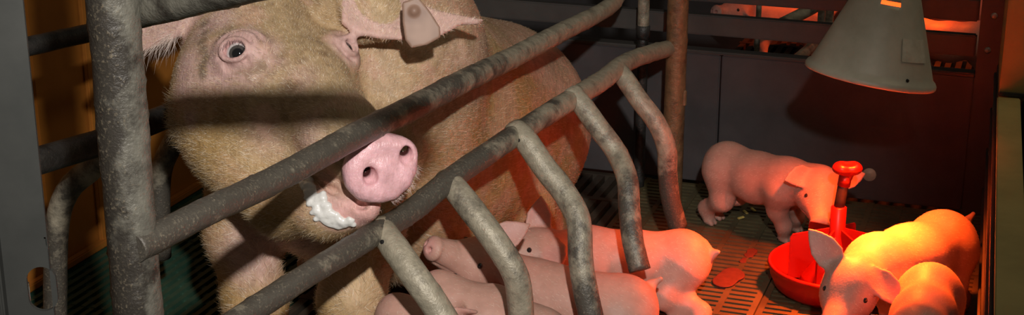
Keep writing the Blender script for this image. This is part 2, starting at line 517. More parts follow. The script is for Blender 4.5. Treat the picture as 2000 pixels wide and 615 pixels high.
def bars_tile(name, mat, wv, ws, along, pitch, bar, ribs, rib, stagger=False, thick=0.022):
    "one floor tile around its own middle, made of bars and cross ribs with open slots between"
    bm = bmesh.new()
    LA, LB = (ws, wv) if along == 's' else (wv, ws)      # bar length, stacking width
    n = int(round(LB / pitch))
    def put(a0, a1, b0, b1, z0, z1):
        c = ((b0 + b1) / 2, (a0 + a1) / 2) if along == 's' else ((a0 + a1) / 2, (b0 + b1) / 2)
        h = ((b1 - b0) / 2, (a1 - a0) / 2) if along == 's' else ((a1 - a0) / 2, (b1 - b0) / 2)
        add_box(bm, (c[0], c[1], (z0 + z1) / 2), (h[0], h[1], (z1 - z0) / 2))
    g = 0.0015
    for i in range(n):
        c = -LB / 2 + (i + 0.5) * LB / n
        put(-LA / 2 + g, LA / 2 - g, c - bar / 2, c + bar / 2, -thick, 0.0)
    if stagger:
        for i in range(n - 1):
            c = -LB / 2 + (i + 1) * LB / n
            off = (i % 2) * 0.5
            for k in range(ribs):
                a = -LA / 2 + (k + 0.25 + off) * LA / ribs
                put(a - rib / 2, a + rib / 2, c - (pitch - bar) / 2, c + (pitch - bar) / 2, -thick, -0.005)
    else:
        for k in range(ribs + 1):
            a = -LA / 2 + g + k * (LA - 2 * g - rib) / ribs
            put(a, a + rib, -LB / 2 + g, LB / 2 - g, -thick, 0.0012)
    me = bm_mesh(name, bm); me.materials.append(mat)
    return me
def lay(name, me, vs, ss):
    for v in vs:
        for s in ss:
            o = bpy.data.objects.new(name, me); COL.objects.link(o)
            o.location = tuple(pw(v, s, 0) - np.array(floor.location)); o.rotation_euler = (0, 0, PEN_Z); o.parent = floor
PV = V_CRATE + 0.015
pw_w = (V_RIGHT + 0.02 - PV) / 2
piglet_tile = bars_tile('piglet_floor_tile', M_SLAT, pw_w, 0.4, 'v', 0.0235, 0.0145, 6, 0.013)
lay('piglet_floor_tile', piglet_tile, [PV + pw_w * 0.5, PV + pw_w * 1.5], [S_BACK - 0.2 - 0.4 * i for i in range(6)])
iron_w = 0.5
iron_tile = bars_tile('sow_floor_tile', M_IRON, iron_w, 0.4, 's', 0.033, 0.019, 2, 0.02)
lay('sow_floor_tile', iron_tile, [PV - iron_w / 2], [S_BACK - 0.2 - 0.4 * i for i in range(6)])
gw = (PV - iron_w - V_LEFT) / 1
green_tile = bars_tile('green_floor_tile', M_GREEN, gw, 0.4, 's', 0.0245, 0.012, 6, 0.018, True)
lay('green_floor_tile', green_tile, [V_LEFT + gw / 2], [S_BACK - 0.2 - 0.4 * i for i in range(6)])
# neighbouring pen floor behind the back panel
lay('neighbour_floor_tile', iron_tile, [V_LEFT + 0.25 + 0.5 * i for i in (2, 3)], [S_BACK + 0.32 + 0.4 * i for i in range(4)])

# ---- back panel with two open rails
wb = struct('wall_back', pw((V_LEFT + V_RIGHT) / 2, S_BACK, 0))
WB_L, WB_R = V_LEFT, V_RIGHT
box_obj('panel_board', M_DARKBOARD, wb, V_CRATE + 0.2, WB_R - 0.05, S_BACK, S_BACK + 0.035, 0.006, 0.345)
box_obj('panel_board', M_DARKBOARD, wb, WB_L, V_CRATE + 0.196, S_BACK, S_BACK + 0.035, 0.006, 0.345)
box_obj('cap_strip', M_RAIL, wb, WB_L, WB_R - 0.05, S_BACK - 0.004, S_BACK + 0.039, 0.3455, 0.353)
box_obj('rail', M_RAIL, wb, WB_L, WB_R - 0.055, S_BACK + 0.003, S_BACK + 0.033, 0.392, 0.443)
box_obj('rail', M_RAIL, wb, WB_L, WB_R - 0.055, S_BACK + 0.003, S_BACK + 0.033, 0.477, 0.53)
box_obj('end_post', M_DARKBOARD, wb, WB_R - 0.05, WB_R + 0.004, S_BACK - 0.006, S_BACK + 0.042, 0.0, 0.545)
for vv in (V_LEFT + 0.6,):
    box_obj('stile', M_DARKBOARD, wb, vv - 0.02, vv + 0.02, S_BACK + 0.036, S_BACK + 0.06, 0.0, 0.54)
def bolt(p, nv, r, parent, name='bolt'):
    me = lathe_mesh(name, [(0.0, 0.006), (r * 0.6, 0.0055), (r * 0.95, 0.003), (r, 0.0), (r, -0.004)], 14, p, nv)
    return link(name, me, M_BOLT, parent)
for (bx, by) in ((1942, 31), (1929, 98)):
    p = on_wall_s(bx, by, S_BACK - 0.006); bolt(p, -pw(0, 1, 0), 0.008, wb)
# round plastic plug in the board
p = on_wall_s(1698, 341, S_BACK)
link('plug', lathe_mesh('plug', [(0.0, 0.003), (0.009, 0.004), (0.010, 0.0025), (0.0155, 0.004), (0.017, 0.001), (0.017, -0.003)], 24, p, -pw(0, 1, 0)), M_STICKER, wb)

# ---- right side panel running toward the camera, olive steel cap along its top
R0 = np.array([0.696, 2.03, 0]); R1 = np.array([1.039, 3.16, 0]); RD = nrm(R1 - R0); RN = np.array([RD[1], -RD[0], 0])   # RN points out of the pen
RE = R0 + RD * (np.linalg.norm(R1 - R0) + 0.32)
wr = struct('wall_right', R1)
def side_box(name, mat, parent, a0, a1, n0, n1, z0, z1, bev=0.002):
    "a: metres along the wall from R1 towards the back, n: metres outwards"
    bm = bmesh.new()
    add_box(bm, R1 + RD * (a0 + a1) / 2 + RN * (n0 + n1) / 2 + np.array([0, 0, (z0 + z1) / 2]), ((a1 - a0) / 2, (n1 - n0) / 2, (z1 - z0) / 2), (tuple(RD), tuple(RN), (0, 0, 1)))
    if bev: bmesh.ops.bevel(bm, geom=bm.edges[:], offset=bev, segments=2, affect='EDGES')
    return link(name, bm_mesh(name, bm), mat, parent)
side_box('panel_board', M_DARKBOARD, wr, -2.0, 0.34, 0.0, 0.045, 0.006, 0.389)
for z0 in (0.07, 0.17, 0.27, 0.355):
    side_box('panel_rib', M_DARKBOARD, wr, -2.0, 0.32, -0.0065, -0.0005, z0, z0 + 0.018, 0.0015)
side_box('cap', M_OLIVE, wr, -2.0, 0.0, -0.001, 0.046, 0.3895, 0.402)
trim = struct('trim_1', R1 + RD * 0.2)
side_box('channel_post', M_OLIVE, trim, 0.012, 0.34, 0.002, 0.058, 0.392, 0.62)
side_box('channel_foot', M_PIPE_DARK, trim, 0.0, 0.012, 0.0, 0.058, 0.403, 0.411)
side_box('channel_edge', M_DARKBOARD, trim, -2.0, 0.34, 0.060, 0.066, 0.0, 0.43)
for (bx, by) in ((1944, 210), (1936, 299)):
    r_ = px(bx, by, 1.0) - CAMP
    t_ = np.dot(R1 - RN * 0.001 - CAMP, RN) / np.dot(r_, RN)
    bolt(CAMP + r_ * t_, -RN, 0.009, wr)

# ---- orange board wall on the left, with a corner batten
wl = struct('wall_left', pw(V_LEFT, 2.6, 0))
box_obj('panel_board', M_ORANGE, wl, V_LEFT - 0.03, V_LEFT, 2.62, S_BACK + 0.02, 0.004, 0.95)
box_obj('panel_board', M_ORANGE, wl, V_LEFT - 0.03, V_LEFT - 0.001, 1.0, 2.615, 0.004, 0.95)
sc = to_pen(ground(200, 484))[1]
box_obj('corner_batten', M_ORANGE, wl, V_LEFT + 0.001, V_LEFT + 0.012, sc, sc + 0.05, 0.004, 0.95)
box_obj('foot_rail', M_ORANGE, wl, V_LEFT + 0.001, V_LEFT + 0.02, 1.0, S_BACK - 0.01, 0.003, 0.02)
# far wall of the barn, dim
wf = struct('wall_far', pw(-1, 5.4, 0))
box_obj('panel_board', M_DARKBOARD, wf, -3.6, 1.8, 5.5, 5.54, -0.3, 2.4)

# ================================================================== CRATE (right side of the sow)
C_A = px(306, 462, 1.86); C_B = px(1188, 22, 3.55)
crate = thing('farrowing_crate_side', 'grey pipe crate side with long bars and five bowed fingers before the sow', 'crate', (C_A[0], C_A[1], 0))
pc = px(245, 307.5, 1.85)
def vert(p, z0, z1, n=2): return [np.array([p[0], p[1], z0]), np.array([p[0], p[1], z1])]
tube('front_post', vert(pc, 0.0, 1.25), 0.0305, M_POST, crate, seg=40, step=0.006, rough=0.0028, seed=3, grime=[0.5, 0.55, 0.5, 0.45, 0.4], lee=((-0.85, -0.45, 0), 0.75))  # left side carries crust and also shade painted into the colour
# upper long bar, bending up at its far end
tube('upper_bar', smooth_path([px(262, 486, 1.86), px(400, 415, 1.97), px(500, 369, 2.08), px(600, 317, 2.18), px(700, 262, 2.30), px(800, 213, 2.46), px(900, 161, 2.66), px(1000, 113, 2.95), px(1100, 61, 3.25), px(1178, 21, 3.52), px(1203, -2, 3.62), px(1214, -40, 3.66), px(1218, -160, 3.7)], 8),
     [0.0185, 0.0195, 0.0205, 0.021, 0.0205, 0.0195, 0.019], M_PIPE, crate, seg=32, step=0.006, rough=0.002, seed=8, grime=[1.0, 1.0, 0.9, 0.75, 0.5, 0.15, 0.05, 0, 0, 0])
# lower long bar
LB = [px(360, 690, 2.05), px(460, 628, 2.15), px(600, 537, 2.27), px(700, 476, 2.38), px(800, 414, 2.52), px(884, 347, 2.62), px(1000, 268, 2.80), px(1100, 204, 3.02), px(1175, 158, 3.24), px(1210, 130, 3.36), px(1250, 111, 3.50), px(1318, 91, 3.74)]
tube('lower_bar', smooth_path(LB, 8), [0.0185, 0.0185, 0.0195, 0.0205, 0.021, 0.0215, 0.0205, 0.02], M_PIPE, crate, seg=32, step=0.006, rough=0.0018, seed=12, grime=[0.9, 0.9, 0.95, 1.0, 0.8, 0.45, 0.2, 0.1, 0.05, 0, 0])
tube('back_post', vert(px(1316, 250, 3.76), 0.0, 0.8), 0.0255, M_PIPE_RUST, crate, seg=32, step=0.01, rough=0.0015, seed=20, grime=[0.3, 0.2])
bm = bmesh.new(); q = px(1334, 190, 3.73); add_box(bm, q, (0.008, 0.012, 0.02)); 
bmesh.ops.bevel(bm, geom=bm.edges[:], offset=0.003, segments=1, affect='EDGES')
link('lug', bm_mesh('lug', bm), M_PIPE_RUST, crate)
# fingers: each runs out over the piglets and bows down
fingers = [
    [(738, 438, 2.45), (764, 474, 2.42), (812, 542, 2.39), (858, 608, 2.39), (900, 690, 2.40), (918, 800, 2.44), (935, 930, 2.48)],
    [(872, 346, 2.63), (892, 372, 2.60), (950, 447, 2.57), (1003, 528, 2.57), (1016, 590, 2.59), (1020, 650, 2.61), (1036, 790, 2.66)],
    [(1004, 248, 2.82), (1026, 272, 2.80), (1062, 325, 2.79), (1103, 377, 2.78), (1130, 430, 2.76), (1134, 505, 2.75), (1142, 560, 2.75), (1162, 650, 2.76)],
    [(1116, 176, 3.06), (1132, 198, 3.05), (1168, 248, 3.04), (1204, 298, 3.04), (1225, 350, 3.00), (1229, 410, 2.98), (1236, 470, 2.96), (1250, 528, 2.95)],
    [(1202, 128, 3.35), (1218, 150, 3.33), (1250, 197, 3.31), (1284, 243, 3.31), (1302, 290, 3.32), (1304, 340, 3.34), (1310, 390, 3.36), (1324, 442, 3.39)],
]
for i, pts in enumerate(fingers):
    path = smooth_path([px(*p) for p in pts], 8)
    f = tube('finger', path, 0.0225 if i < 3 else 0.0212, M_PIPE, crate, seg=28, step=0.008, rough=0.0012, seed=30 + i, grime=[0.0, 0.05, 0.1, 0.2, 0.55, 0.75, 0.8],
             flat=lambda t: (1.0, 1.0 - 0.25 * max(0, 1 - t * 9)))
    # small vent hole near the welded end
    d0 = nrm(px(*pts[1]) - px(*pts[0])); tow = nrm(CAMP - px(*pts[0])); tow = nrm(tow - np.dot(tow, d0) * d0)
    side = np.cross(d0, tow)
    if side[0] > 0: side = -side
    h = px(*pts[1]) + d0 * 0.004 + tow * 0.0195 + side * 0.0105
    hn = nrm(tow * 0.85 + side * 0.5)
    link('vent_hole', lathe_mesh('vent_hole', [(0.0, 0.0012), (0.0034, 0.0014), (0.0037, -0.004)], 12, h, hn), M_PIT, f)
# small dark vent holes on the post
link('vent_hole', lathe_mesh('vent_hole', [(0.0, 0.001), (0.0035, 0.001), (0.004, -0.004)], 12, px(243, 162, 1.82) + 0, nrm(CAMP - pc)), M_PIT, crate)

# swung-open gate bar at the top, in front of the sow's head
g0 = px(262, 20, 1.85); g1 = px(480, -34, 1.69)
gd = nrm(g1 - g0)
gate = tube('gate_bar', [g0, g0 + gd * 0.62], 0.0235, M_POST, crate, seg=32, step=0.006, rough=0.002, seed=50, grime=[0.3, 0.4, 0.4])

# flat slotted zinc plate at the far left
def plate():
    root = thing('slotted_plate', 'flat grey zinc plate with an oblong hole at the far left edge', 'plate', px(30, 307, 1.62) * np.array([1, 1, 0]))
    c = px(30, 307.5, 1.62)
    w0, w1, z0, z1 = -0.029, 0.0245, 0.0, 1.15
    hole_c = px(56, 600, 1.62); hz = hole_c[2]; hx = hole_c[0] - c[0]
    rx, rz = 0.0155, 0.026
    bm = bmesh.new()
    ring = []
    for k in range(32):
        t = 2 * math.pi * k / 32
        cx, cz = math.cos(t), math.sin(t)
        ring.append((hx + rx * cx, hz + (rz - rx) * (1 if cz > 0 else -1) + rx * cz))
    outer = []
    for (a, b) in ring:
        # push the ring point out to the plate border
        da, db = a - hx, b - hz
        ts = []
        if da > 1e-6: ts.append((w1 - hx) / da)
        if da < -1e-6: ts.append((w0 - hx) / da)
        if db > 1e-6: ts.append((0.06) / db)
        if db < -1e-6: ts.append((-0.06) / db)
        t = min(ts); outer.append((hx + da * t, hz + db * t))
    th = 0.006
    for y0 in (-th / 2, th / 2):
        r = [bm.verts.new((a, y0, b)) for a, b in ring]; o = [bm.verts.new((a, y0, b)) for a, b in outer]
        for k in range(32): bm.faces.new([r[k], r[(k + 1) % 32], o[(k + 1) % 32], o[k]])
        if y0 < 0: r0 = r
        else:
            for k in range(32): bm.faces.new([r0[k], r0[(k + 1) % 32], r[(k + 1) % 32], r[k]])
    for (za, zb) in ((z0, hz - 0.06), (hz + 0.06, z1)):
        add_box(bm, ((w0 + w1) / 2, 0, (za + zb) / 2), ((w1 - w0) / 2, th / 2, (zb - za) / 2))
    add_box(bm, (w1 - 0.0005, 0, hz), (0.0005, th / 2, 0.06))
    me = bm_mesh('plate', bm)
    o = link('plate', me, M_PLATE, root); o.location = tuple(np.array([c[0], c[1], 0]) - np.array(root.location)); o.rotation_euler = (0, 0, 0.12)
    o.parent = root; o.matrix_parent_inverse = Matrix()
    bm = bmesh.new(); add_box(bm, (w0 + 0.002, -0.010, 0.575), (0.003, 0.010, 0.575))
    bmesh.ops.bevel(bm, geom=bm.edges[:], offset=0.002, segments=2, affect='EDGES')
    fl = link('flange', bm_mesh('flange', bm), M_PLATE, root); fl.matrix_parent_inverse = Matrix()
    fl.location = o.location; fl.rotation_euler = (0, 0, 0.12)
    r = px(55, 600, 1.75)
    tube('latch_rod', vert(r, 0.0, r[2] + 0.03), 0.004, M_BOLT, root, seg=12)
plate()

# crate side on the sow's other flank: black bars and bowed fingers
far = thing('crate_side_behind', 'black pipe crate side with bowed fingers behind the sow at left', 'crate', (px(110, 420, 2.6)[0], px(110, 420, 2.6)[1], 0))
tube('upper_bar', [px(-120, 128, 2.45), px(50, 92, 2.62), px(175, 64, 2.80), px(330, 25, 3.08), px(560, -60, 3.6)], 0.017, M_PIPE_DARK, far, rough=0.001, seed=60)
tube('lower_bar', [px(-60, 350, 2.3), px(75, 314, 2.45), px(190, 280, 2.6), px(330, 225, 2.85), px(520, 150, 3.2)], 0.023, M_PIPE_DARK, far, rough=0.001, seed=61)
tube('finger', smooth_path([px(215, 296, 2.62), px(178, 330, 2.64), px(140, 362, 2.66), px(118, 405, 2.68), px(110, 460, 2.70), px(108, 520, 2.72), px(108, 640, 2.75)], 8), 0.021, M_PIPE, far, rough=0.001, seed=62, grime=[0.5, 0.5, 0.6, 1.2, 1.5])  # lit top and unlit lower end painted in through this value
tube('finger', smooth_path([px(362, 240, 2.95), px(338, 280, 2.97), px(318, 322, 3.0), px(312, 365, 3.02), px(312, 420, 3.04), px(314, 500, 3.08)], 8), 0.021, M_PIPE, far, rough=0.001, seed=63, grime=[0.5, 0.5, 0.6, 1.2, 1.5])  # same painted fall from lit top to dark lower end

# pipes standing behind the sow
wp = thing('water_pipe', 'thin grey water pipe standing before the dark back panel', 'pipe', px(1255, 330, 3.8) * np.array([1, 1, 0]))
b0 = px(1256, 60, 3.82)
tube('lower_pipe', vert(b0, 0.0, b0[2] - 0.01), 0.014, M_PIPE_DARK, wp, seg=20)
tube('upper_pipe', vert(b0, b0[2] - 0.012, b0[2] + 0.4), 0.0145, M_PIPE_CLEAN, wp, seg=20, rough=0.001)
link('coupling', lathe_mesh('coupling', [(0.0, -0.02), (0.0175, -0.02), (0.0175, 0.012), (0.0145, 0.014)], 20, b0), M_PIPE_DARK, wp)

# ================================================================== HEAT LAMP
LS = 0.915
camR_ = np.array([1.0, 0, 0])
LC = px(1699, 149, 3.02)
lamp_axis = nrm(np.array([0.17, 0.075, 1.0]))
lamp = thing('heat_lamp', 'grey cone shaped metal heat lamp hanging over the red feeder', 'lamp', LC)
prof = [(0.139, -0.002), (0.1405, 0.0), (0.1405, 0.006), (0.137, 0.012), (0.131, 0.017)]
nrow = 26
for i in range(1, nrow + 1):
    t = i / nrow; prof.append((0.131 - (0.131 - 0.045) * t, 0.017 + 0.225 * t))
prof = [(r * LS, z * LS) for r, z in prof]
seg = 120
ua = nrm(np.cross(lamp_axis, (0.3, 1, 0.1))); wa = np.cross(lamp_axis, ua)
tocam = nrm(CAMP - LC + camR_ * 0.25); ang = math.atan2(np.dot(tocam, wa), np.dot(tocam, ua)) % (2 * math.pi)
kk = int(round(ang / (2 * math.pi) * seg))
def slot(i, k):
    dk = (k - kk + seg // 2) % seg - seg // 2
    return i == 21 and abs(dk) <= 5
me = lathe_mesh('shade', prof, seg, LC, lamp_axis, slot)
sh = link('shade', me, M_SHADE, lamp)
sol = sh.modifiers.new('sheet', 'SOLIDIFY'); sol.thickness = 0.0015; sol.offset = -1
link('collar', lathe_mesh('collar', [(0.041, 0.22), (0.046, 0.225), (0.046, 0.25), (0.03, 0.27), (0.028, 0.34), (0.0, 0.345)], 40, LC, lamp_axis), M_SHADE, lamp)
link('bulb', lathe_mesh('bulb', [(0.0, 0.118), (0.03, 0.122), (0.044, 0.135), (0.046, 0.15), (0.04, 0.17), (0.022, 0.195), (0.016, 0.24)], 32, LC, lamp_axis), M_BULB, lamp)
ctop = LC + lamp_axis * 0.34
tube('cable', smooth_path([ctop, ctop + np.array([0.01, 0, 0.2]), ctop + np.array([0.0, 0.02, 0.9])], 6), 0.006, M_PIPE_DARK, lamp, seg=12)
def on_shade(a_off, h):
    t = ang + a_off; h = h * LS; rr = LS * (0.131 - (0.131 - 0.045) * (h / LS - 0.017) / 0.225) + 0.0004
    return LC + lamp_axis * h + rr * (math.cos(t) * ua + math.sin(t) * wa)
# embossed rating plate with faint lines, following the cone
def shade_patch(name, a0, a1, h0, h1, lift, mat):
    V, F = [], []
    for i in range(9):
        for j in range(5):
            p = on_shade(a0 + (a1 - a0) * i / 8, h0 + (h1 - h0) * j / 4)
            out = nrm((p - LC) - np.dot(p - LC, lamp_axis) * lamp_axis)
            V.append(p + out * lift)
    for i in range(8):
        for j in range(4): F.append([i * 5 + j, i * 5 + j + 1, (i + 1) * 5 + j + 1, (i + 1) * 5 + j])
    me = bpy.data.meshes.new(name); me.from_pydata([tuple(v) for v in V], [], F)
    o = link(name, me, mat, lamp); s = o.modifiers.new('sheet', 'SOLIDIFY'); s.thickness = 0.001
    return o
sgn = 1 if np.dot(on_shade(0.3, 0.08) - on_shade(0, 0.08), (1, 0, 0)) > 0 else -1
shade_patch('rating_plate', sgn * 0.42, sgn * 1.02, 0.058, 0.104, 0.0012, M_STICKER)
p = on_shade(sgn * 0.55, 0.022)
link('rim_hole', lathe_mesh('rim_hole', [(0.0, 0.001), (0.0032, 0.0012), (0.0036, -0.003)], 12, p, nrm((p - LC) - np.dot(p - LC, lamp_axis) * lamp_axis)), M_PIT, lamp)
HEAT = (1.0, 0.105, 0.008)
hl = point_light('heat_lamp_glow', LC + lamp_axis * 0.080, HEAT, 1.6, 0.03)
hl.parent = lamp; hl.matrix_parent_inverse = parent_world(lamp).inverted()
sl = bpy.data.lights.new('heat_lamp_beam', 'SPOT'); sl.color = HEAT; sl.energy = 85.0; sl.shadow_soft_size = 0.03; sl.spot_size = math.radians(102); sl.spot_blend = 1.0
so = bpy.data.objects.new('heat_lamp_beam', sl); COL.objects.link(so); so.location = tuple(LC + lamp_axis * 0.08)
so.rotation_euler = Vector(-lamp_axis).to_track_quat('-Z', 'Y').to_euler()
so.parent = lamp; so.matrix_parent_inverse = parent_world(lamp).inverted()
s2 = sl.copy(); s2.name = 'heat_lamp_core'; s2.energy = 150.0; s2.spot_size = math.radians(62)
so2 = bpy.data.objects.new('heat_lamp_core', s2); COL.objects.link(so2); so2.location = so.location; so2.rotation_euler = (Vector(px(1680, 500, 2.95)) - so2.location).to_track_quat('-Z', 'Y').to_euler()
so2.parent = lamp; so2.matrix_parent_inverse = parent_world(lamp).inverted()

# ================================================================== FEEDER
FC = ground(1627, 566)
feeder = thing('piglet_feeder', 'round red plastic piglet feeder with radial dividers and a knob on its rod', 'feeder', FC)
def at_f(prof, name, mat=M_RED, seg=56): return link(name, lathe_mesh(name, prof, seg, FC), mat, feeder)
at_f([(0.0, 0.012), (0.09, 0.014), (0.118, 0.028), (0.132, 0.056), (0.1345, 0.062), (0.138, 0.066), (0.142, 0.063), (0.1425, 0.057),
      (0.138, 0.052), (0.136, 0.035), (0.126, 0.012), (0.112, 0.001), (0.0, 0.0)], 'dish')
at_f([(0.0, 0.03), (0.075, 0.022), (0.07, 0.035), (0.03, 0.09), (0.0165, 0.128), (0.0165, 0.19), (0.013, 0.192), (0.0, 0.192)], 'hub')
for k in range(6):
    a = math.radians(175 + 60 * k)
    bm = bmesh.new()
    d = np.array([math.cos(a), math.sin(a), 0]); t = np.array([-d[1], d[0], 0]) * 0.0022
    pr = [(0.01, 0.03), (0.098, 0.026), (0.098, 0.118), (0.093, 0.126), (0.02, 0.142), (0.01, 0.145)]
    va = [bm.verts.new(FC + d * r + np.array([0, 0, z]) + t) for r, z in pr]; vb = [bm.verts.new(FC + d * r + np.array([0, 0, z]) - t) for r, z in pr]
    bm.faces.new(va); bm.faces.new(vb[::-1])
    for i in range(len(pr)): bm.faces.new([va[i], va[(i + 1) % len(pr)], vb[(i + 1) % len(pr)], vb[i]])
    link('divider', bm_mesh('divider', bm), M_RED, feeder)
lean = np.array([0.012, 0.0, 0.0])
tube('rod', [FC + np.array([0, 0, 0.185]), FC + lean * 0.6 + np.array([0, 0, 0.252])], 0.0115, M_RUBBER, feeder, seg=20)
tube('collar', [FC + lean * 0.55 + np.array([0, 0, 0.238]), FC + lean * 0.8 + np.array([0, 0, 0.262])], 0.0135, M_RED, feeder, seg=20)
B = Body()
kc = FC + lean + np.array([0, 0, 0.276])
B.ell(kc, (0.031, 0.019, 0.0125), k=0.004).ell(kc + np.array([-0.013, 0, 0.001]), (0.017, 0.02, 0.014), k=0.006).ell(kc + np.array([0.013, 0, 0.001]), (0.017, 0.02, 0.014), k=0.006).cap(kc, kc - np.array([0, 0, 0.018]), 0.0125, 0.0125, 0.006)
B.cut_ell(kc + np.array([0, -0.008, 0.016]), (0.014, 0.012, 0.006), k=0.004)
V, Q = surface_nets(B, kc - 0.05, kc + 0.05, 0.002)
link('knob', np_mesh('knob', V, Q), M_RED, feeder)

# ================================================================== SOW
RNG = np.random.default_rng(7)
D_ = px(742, 328, 2.36)                     # middle of the snout disc
EL = px(463, 103, 2.50); ER = px(674, 96, 2.62)   # eyes
M_ = (EL + ER) / 2
HF = nrm(D_ - M_); HX = nrm((ER - EL) - np.dot(ER - EL, HF) * HF); HU = np.cross(HF, HX)
HL = float(np.linalg.norm(D_ - M_))
def hd(x, y, z): return M_ + HX * x + HF * y + HU * z
HR = np.stack([HX, HF, HU], 1)
# snout disc frame: it is twisted a little against the head
camR, camU, camB = np.array([1.0, 0, 0]), np.array([0, ST, CT]), -np.array([0, CT, -ST])
DN = nrm(0.34 * camR - 0.12 * camU + 0.92 * camB)
DXa = camR * 0.90 + camU * 0.43; DXa = nrm(DXa - np.dot(DXa, DN) * DN); DUa = np.cross(DN, DXa)
DR = np.stack([DXa, DN, DUa], 1)
def dc(x, n, u): return D_ + DXa * x + DN * n + DUa * u

def sow_body():
    B = Body()
    SV = -1.245
    # trunk, dog-sitting: chest high, rump on the floor
    def P(v, s, z): return pw(SV + v, s, z)
    B.ell(P(0.0, 2.60, 0.54), (0.21, 0.23, 0.265), np.stack([pw(1, 0, 0), pw(0, 1, 0), (0, 0, 1)], 1))
    B.cap(P(0.005, 2.60, 0.55), P(0.0, 2.88, 0.37), 0.215, 0.235, 0.06)
    B.cap(P(0.0, 2.88, 0.37), P(0.035, 3.22, 0.27), 0.235, 0.23, 0.06)
    B.ell(P(0.035, 3.28, 0.225), (0.23, 0.21, 0.225), np.stack([pw(1, 0, 0), pw(0, 1, 0), (0, 0, 1)], 1), 0.06)
    # shoulders and upper arms
    B.ell(P(0.15, 2.50, 0.47), (0.09, 0.14, 0.2), np.stack([pw(1, 0, 0), pw(0, 1, 0), (0, 0, 1)], 1), 0.07)
    B.ell(P(-0.15, 2.50, 0.47), (0.09, 0.14, 0.2), np.stack([pw(1, 0, 0), pw(0, 1, 0), (0, 0, 1)], 1), 0.07)
    # neck
    B.cap(hd(0.03, -0.15, -0.10), P(0.03, 2.62, 0.57), 0.13, 0.215, 0.06)
    # hind legs folded forward
    for sg in (1, -1):
        B.ell(P(sg * 0.17, 3.12, 0.19), (0.085, 0.2, 0.165), np.stack([pw(1, 0, 0), pw(0, 1, 0), (0, 0, 1)], 1), 0.05)
        B.chain([P(sg * 0.2, 2.98, 0.14), P(sg * 0.215, 3.14, 0.055), P(sg * 0.215, 2.88, 0.04), P(sg * 0.215, 2.80, 0.03)], [0.09, 0.045, 0.034, 0.03], 0.03)
    # belly with teats, slumped forward
    B.ell(P(0.115, 2.58, 0.35), (0.135, 0.18, 0.20), np.stack([pw(1, 0, 0), pw(0, 1, 0), (0, 0, 1)], 1), 0.06)
    B.ell(P(0.095, 2.80, 0.27), (0.165, 0.36, 0.18), np.stack([pw(1, 0, 0), pw(0, 1, 0), (0, 0, 1)], 1), 0.08)
    for s_ in (2.60, 2.72, 2.84, 2.96):
        B.cap(P(0.20, s_, 0.23), P(0.235, s_, 0.205), 0.018, 0.011, 0.02)
    # front legs
    L1 = ground(0, 0)
    for (x0, x1, dd) in ((470, 502, 2.74), (708, 690, 2.66)):
        top = px(x0 + 4, 455, dd + 0.03); mid = px(x1 - 4, 585, dd)
        foot = np.array([mid[0] + 0.012, mid[1] - 0.02, 0.03]); knee = mid * 0.55 + foot * 0.45; knee[1] -= 0.0
        B.chain([top + np.array([0.01, 0.07, 0.12]), top, mid, knee, foot + np.array([0, 0.02, 0.07]), foot], [0.09, 0.063, 0.053, 0.046, 0.034, 0.04], 0.035)
        for e in (-0.02, 0.02): B.cap(foot + np.array([e, -0.03, -0.012]), foot + np.array([e, 0.0, 0.01]), 0.018, 0.024, 0.006)
    # brisket hanging between the legs
    B.ell(px(625, 430, 2.74), (0.07, 0.09, 0.07), None, 0.05)
    # ---- head
    B.ell(hd(0.01, -0.125, -0.08), (0.112, 0.14, 0.115), HR, 0.04)
    B.ell(hd(0, 0.01, -0.06), (0.094, 0.14, 0.094), HR, 0.05)
    B.cap(hd(0, 0.08, -0.045), hd(0, 0.20, -0.024), 0.079, 0.06, 0.04)
    B.cap(hd(0, 0.20, -0.024), dc(0, -0.03, 0.0), 0.06, 0.05, 0.025)
    for sg in (1, -1):
        B.ell(hd(sg * 0.080, -0.005, -0.02), (0.032, 0.05, 0.04), HR, 0.03)          # brow and orbit
        B.ell(hd(sg * 0.085, 0.055, -0.075), (0.04, 0.065, 0.045), HR, 0.035)         # cheek bone
        B.ell(hd(sg * 0.088, -0.05, -0.11), (0.072, 0.10, 0.10), HR, 0.035)        # cheek
    for sg in (1, -1):
        B.ell(hd(sg * 0.075, 0.005, -0.165), (0.085, 0.115, 0.085), HR, 0.045)        # jowl
        B.ell(hd(sg * 0.055, 0.075, -0.175), (0.075, 0.09, 0.07), HR, 0.045)
    # lower jaw and chin
    B.cap(hd(0, 0.03, -0.145), hd(-0.004, 0.18, -0.108), 0.084, 0.05, 0.035)
    B.cap(hd(-0.004, 0.18, -0.108), hd(-0.004, 0.235, -0.088), 0.05, 0.037, 0.02)
    B.cap(px(694, 402, 2.425), px(640, 400, 2.455), 0.037, 0.05, 0.018)
    B.cap(px(640, 400, 2.455), px(560, 380, 2.54), 0.05, 0.075, 0.03)
    B.ell(px(716, 404, 2.40), (0.022, 0.022, 0.022), None, 0.012)
    B.cut_ell(px(704, 401, 2.385), (0.010, 0.012, 0.007), None, 0.006)
    # snout disc: rim fuller than the middle
    B.ell(D_ - DN * 0.006, (0.0585, 0.021, 0.0525), DR, 0.012)
    for k in range(12):
        t = 2 * math.pi * k / 12; t2 = 2 * math.pi * (k + 1) / 12
        B.cap(dc(0.043 * math.cos(t), 0.004, 0.037 * math.sin(t)), dc(0.043 * math.cos(t2), 0.004, 0.037 * math.sin(t2)), 0.0125, 0.0125, 0.012)
    B.ell(dc(0, 0.006, -0.004), (0.02, 0.012, 0.03), DR, 0.016)
